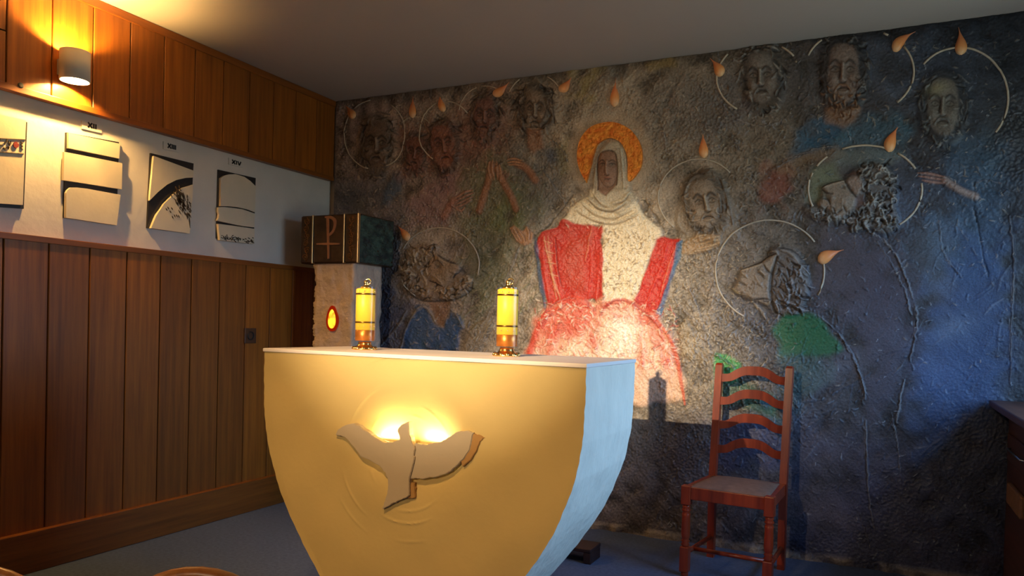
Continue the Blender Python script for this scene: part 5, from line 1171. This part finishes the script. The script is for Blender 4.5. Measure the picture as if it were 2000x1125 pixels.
# ------------------------------------------------------------------ chest by the right wall
cz = 0.866; cx0 = 0.452
CB = tag(empty('side_chest', (0.75, 3.5, 0)), 'dark brown wooden chest beside the window wall, cut off by the picture edge', 'chest')
lo = lambda a: (a[0]-0.75, a[1]-3.5, a[2])
bx = float(on_y(1968, 900, 4.07)[0])
MB().box(lo((bx, 2.93, 0.0)), lo((1.0, 4.08, cz-0.03)), 0.004).build('chest_body', M_CAB, CB)
MB().box(lo((cx0, 2.90, cz-0.03)), lo((1.02, 4.085, cz)), 0.005).build('chest_top', M_CAB, CB)
pz0 = on_x(1980, 877, bx); pz1 = on_x(2010, 882, bx)
dz = float(pz0[2])
dw = MB().box(lo((bx-0.010, 3.0, dz-0.06)), lo((bx, 4.02, dz+0.055)), 0.003).build('drawer', M_CAB, CB)
MB().tube([lo((bx-0.010, float(pz0[1]), dz)), lo((bx-0.024, float(pz0[1])-0.006, dz)), lo((bx-0.024, 3.56, dz)), lo((bx-0.010, 3.55, dz))], 0.0045, 8).build('drawer_pull', M_SILVER, dw)
kz = on_x(1978, 962, bx)
kb = mat('latch_wood', srgb(150, 104, 62), 0.6, noise=0.3, nscale=30)
MB().box(lo((bx-0.022, 3.56, float(kz[2])-0.048)), lo((bx, float(kz[1])+0.01, float(kz[2])+0.042)), 0.008).build('latch_block', kb, CB)
MB().box(lo((bx-0.008, 3.0, 0.06)), lo((bx, 4.02, dz-0.20)), 0.003).build('door_panel', M_CAB, CB)

# ------------------------------------------------------------------ low footstool behind the altar
ft = on_z(1170, 1107, 0)
ST = tag(empty('footstool', (float(ft[0])-0.245, float(ft[1])+0.075, 0)), 'low dark wooden footstool mostly hidden behind the altar', 'footstool')
for sx in (-1, 1): MB().box((sx*0.18-0.02, -0.07, 0), (sx*0.18+0.02, 0.07, 0.055), 0.004).build('end_panel', M_DARK, ST)
MB().box((-0.20, -0.075, 0.055), (0.20, 0.075, 0.075), 0.005).build('top_board', M_DARK, ST)

# ------------------------------------------------------------------ chairs in front of the viewer, only their round backs reach into the frame
def round_chair(px, zt, label, rz, proto=None):
    q = on_z(px[0], px[1], zt); t = tag(empty('bentwood_chair', (float(q[0]), float(q[1]), 0), rz), label, 'chair', 'round-backed chairs in the front row')
    R = 0.17; hoop = [(-R, 0.02, 0.42), (-R, 0.01, 0.50)]+[(R*-math.cos(a), 0, zt-0.012-R*0.9+R*0.9*math.sin(a)) for a in [math.pi*k/20 for k in range(21)]]+[(R, 0.01, 0.50), (R, 0.02, 0.42)]
    MB().tube(hoop, 0.014, 10).build('back_hoop', M_SEATW, t)
    MB().prism([(x*0.86, zt-0.05-R*0.8+z) for x, z in [(-0.15, -0.05), (0.15, -0.05), (0.15, 0.02), (0.1, 0.05), (0, 0.06), (-0.1, 0.05), (-0.15, 0.02)]], -0.006, 0.006).build('back_splat', M_SEATW, t)
    MB().lathe([(0.15, 0.42), (0.165, 0.425), (0.17, 0.44), (0.155, 0.45), (0.05, 0.446)], (0, -0.17, 0), 32).build('seat', M_SEATW, t)
    for a in (0.8, 2.35, 3.93, 5.5):
        MB().tube([(0.14*math.cos(a), -0.17+0.14*math.sin(a), 0.43), (0.19*math.cos(a), -0.17+0.19*math.sin(a), 0.0)], [0.017, 0.012], 10).build('leg', M_SEATW, t)
    return t
rc = round_chair((392, 1109), 0.71, 'round-backed orange wooden chair at the bottom edge, before the altar', math.radians(200))
round_chair((-28, 1106), 0.62, 'round-backed orange wooden chair at the bottom left corner', math.radians(200), rc)
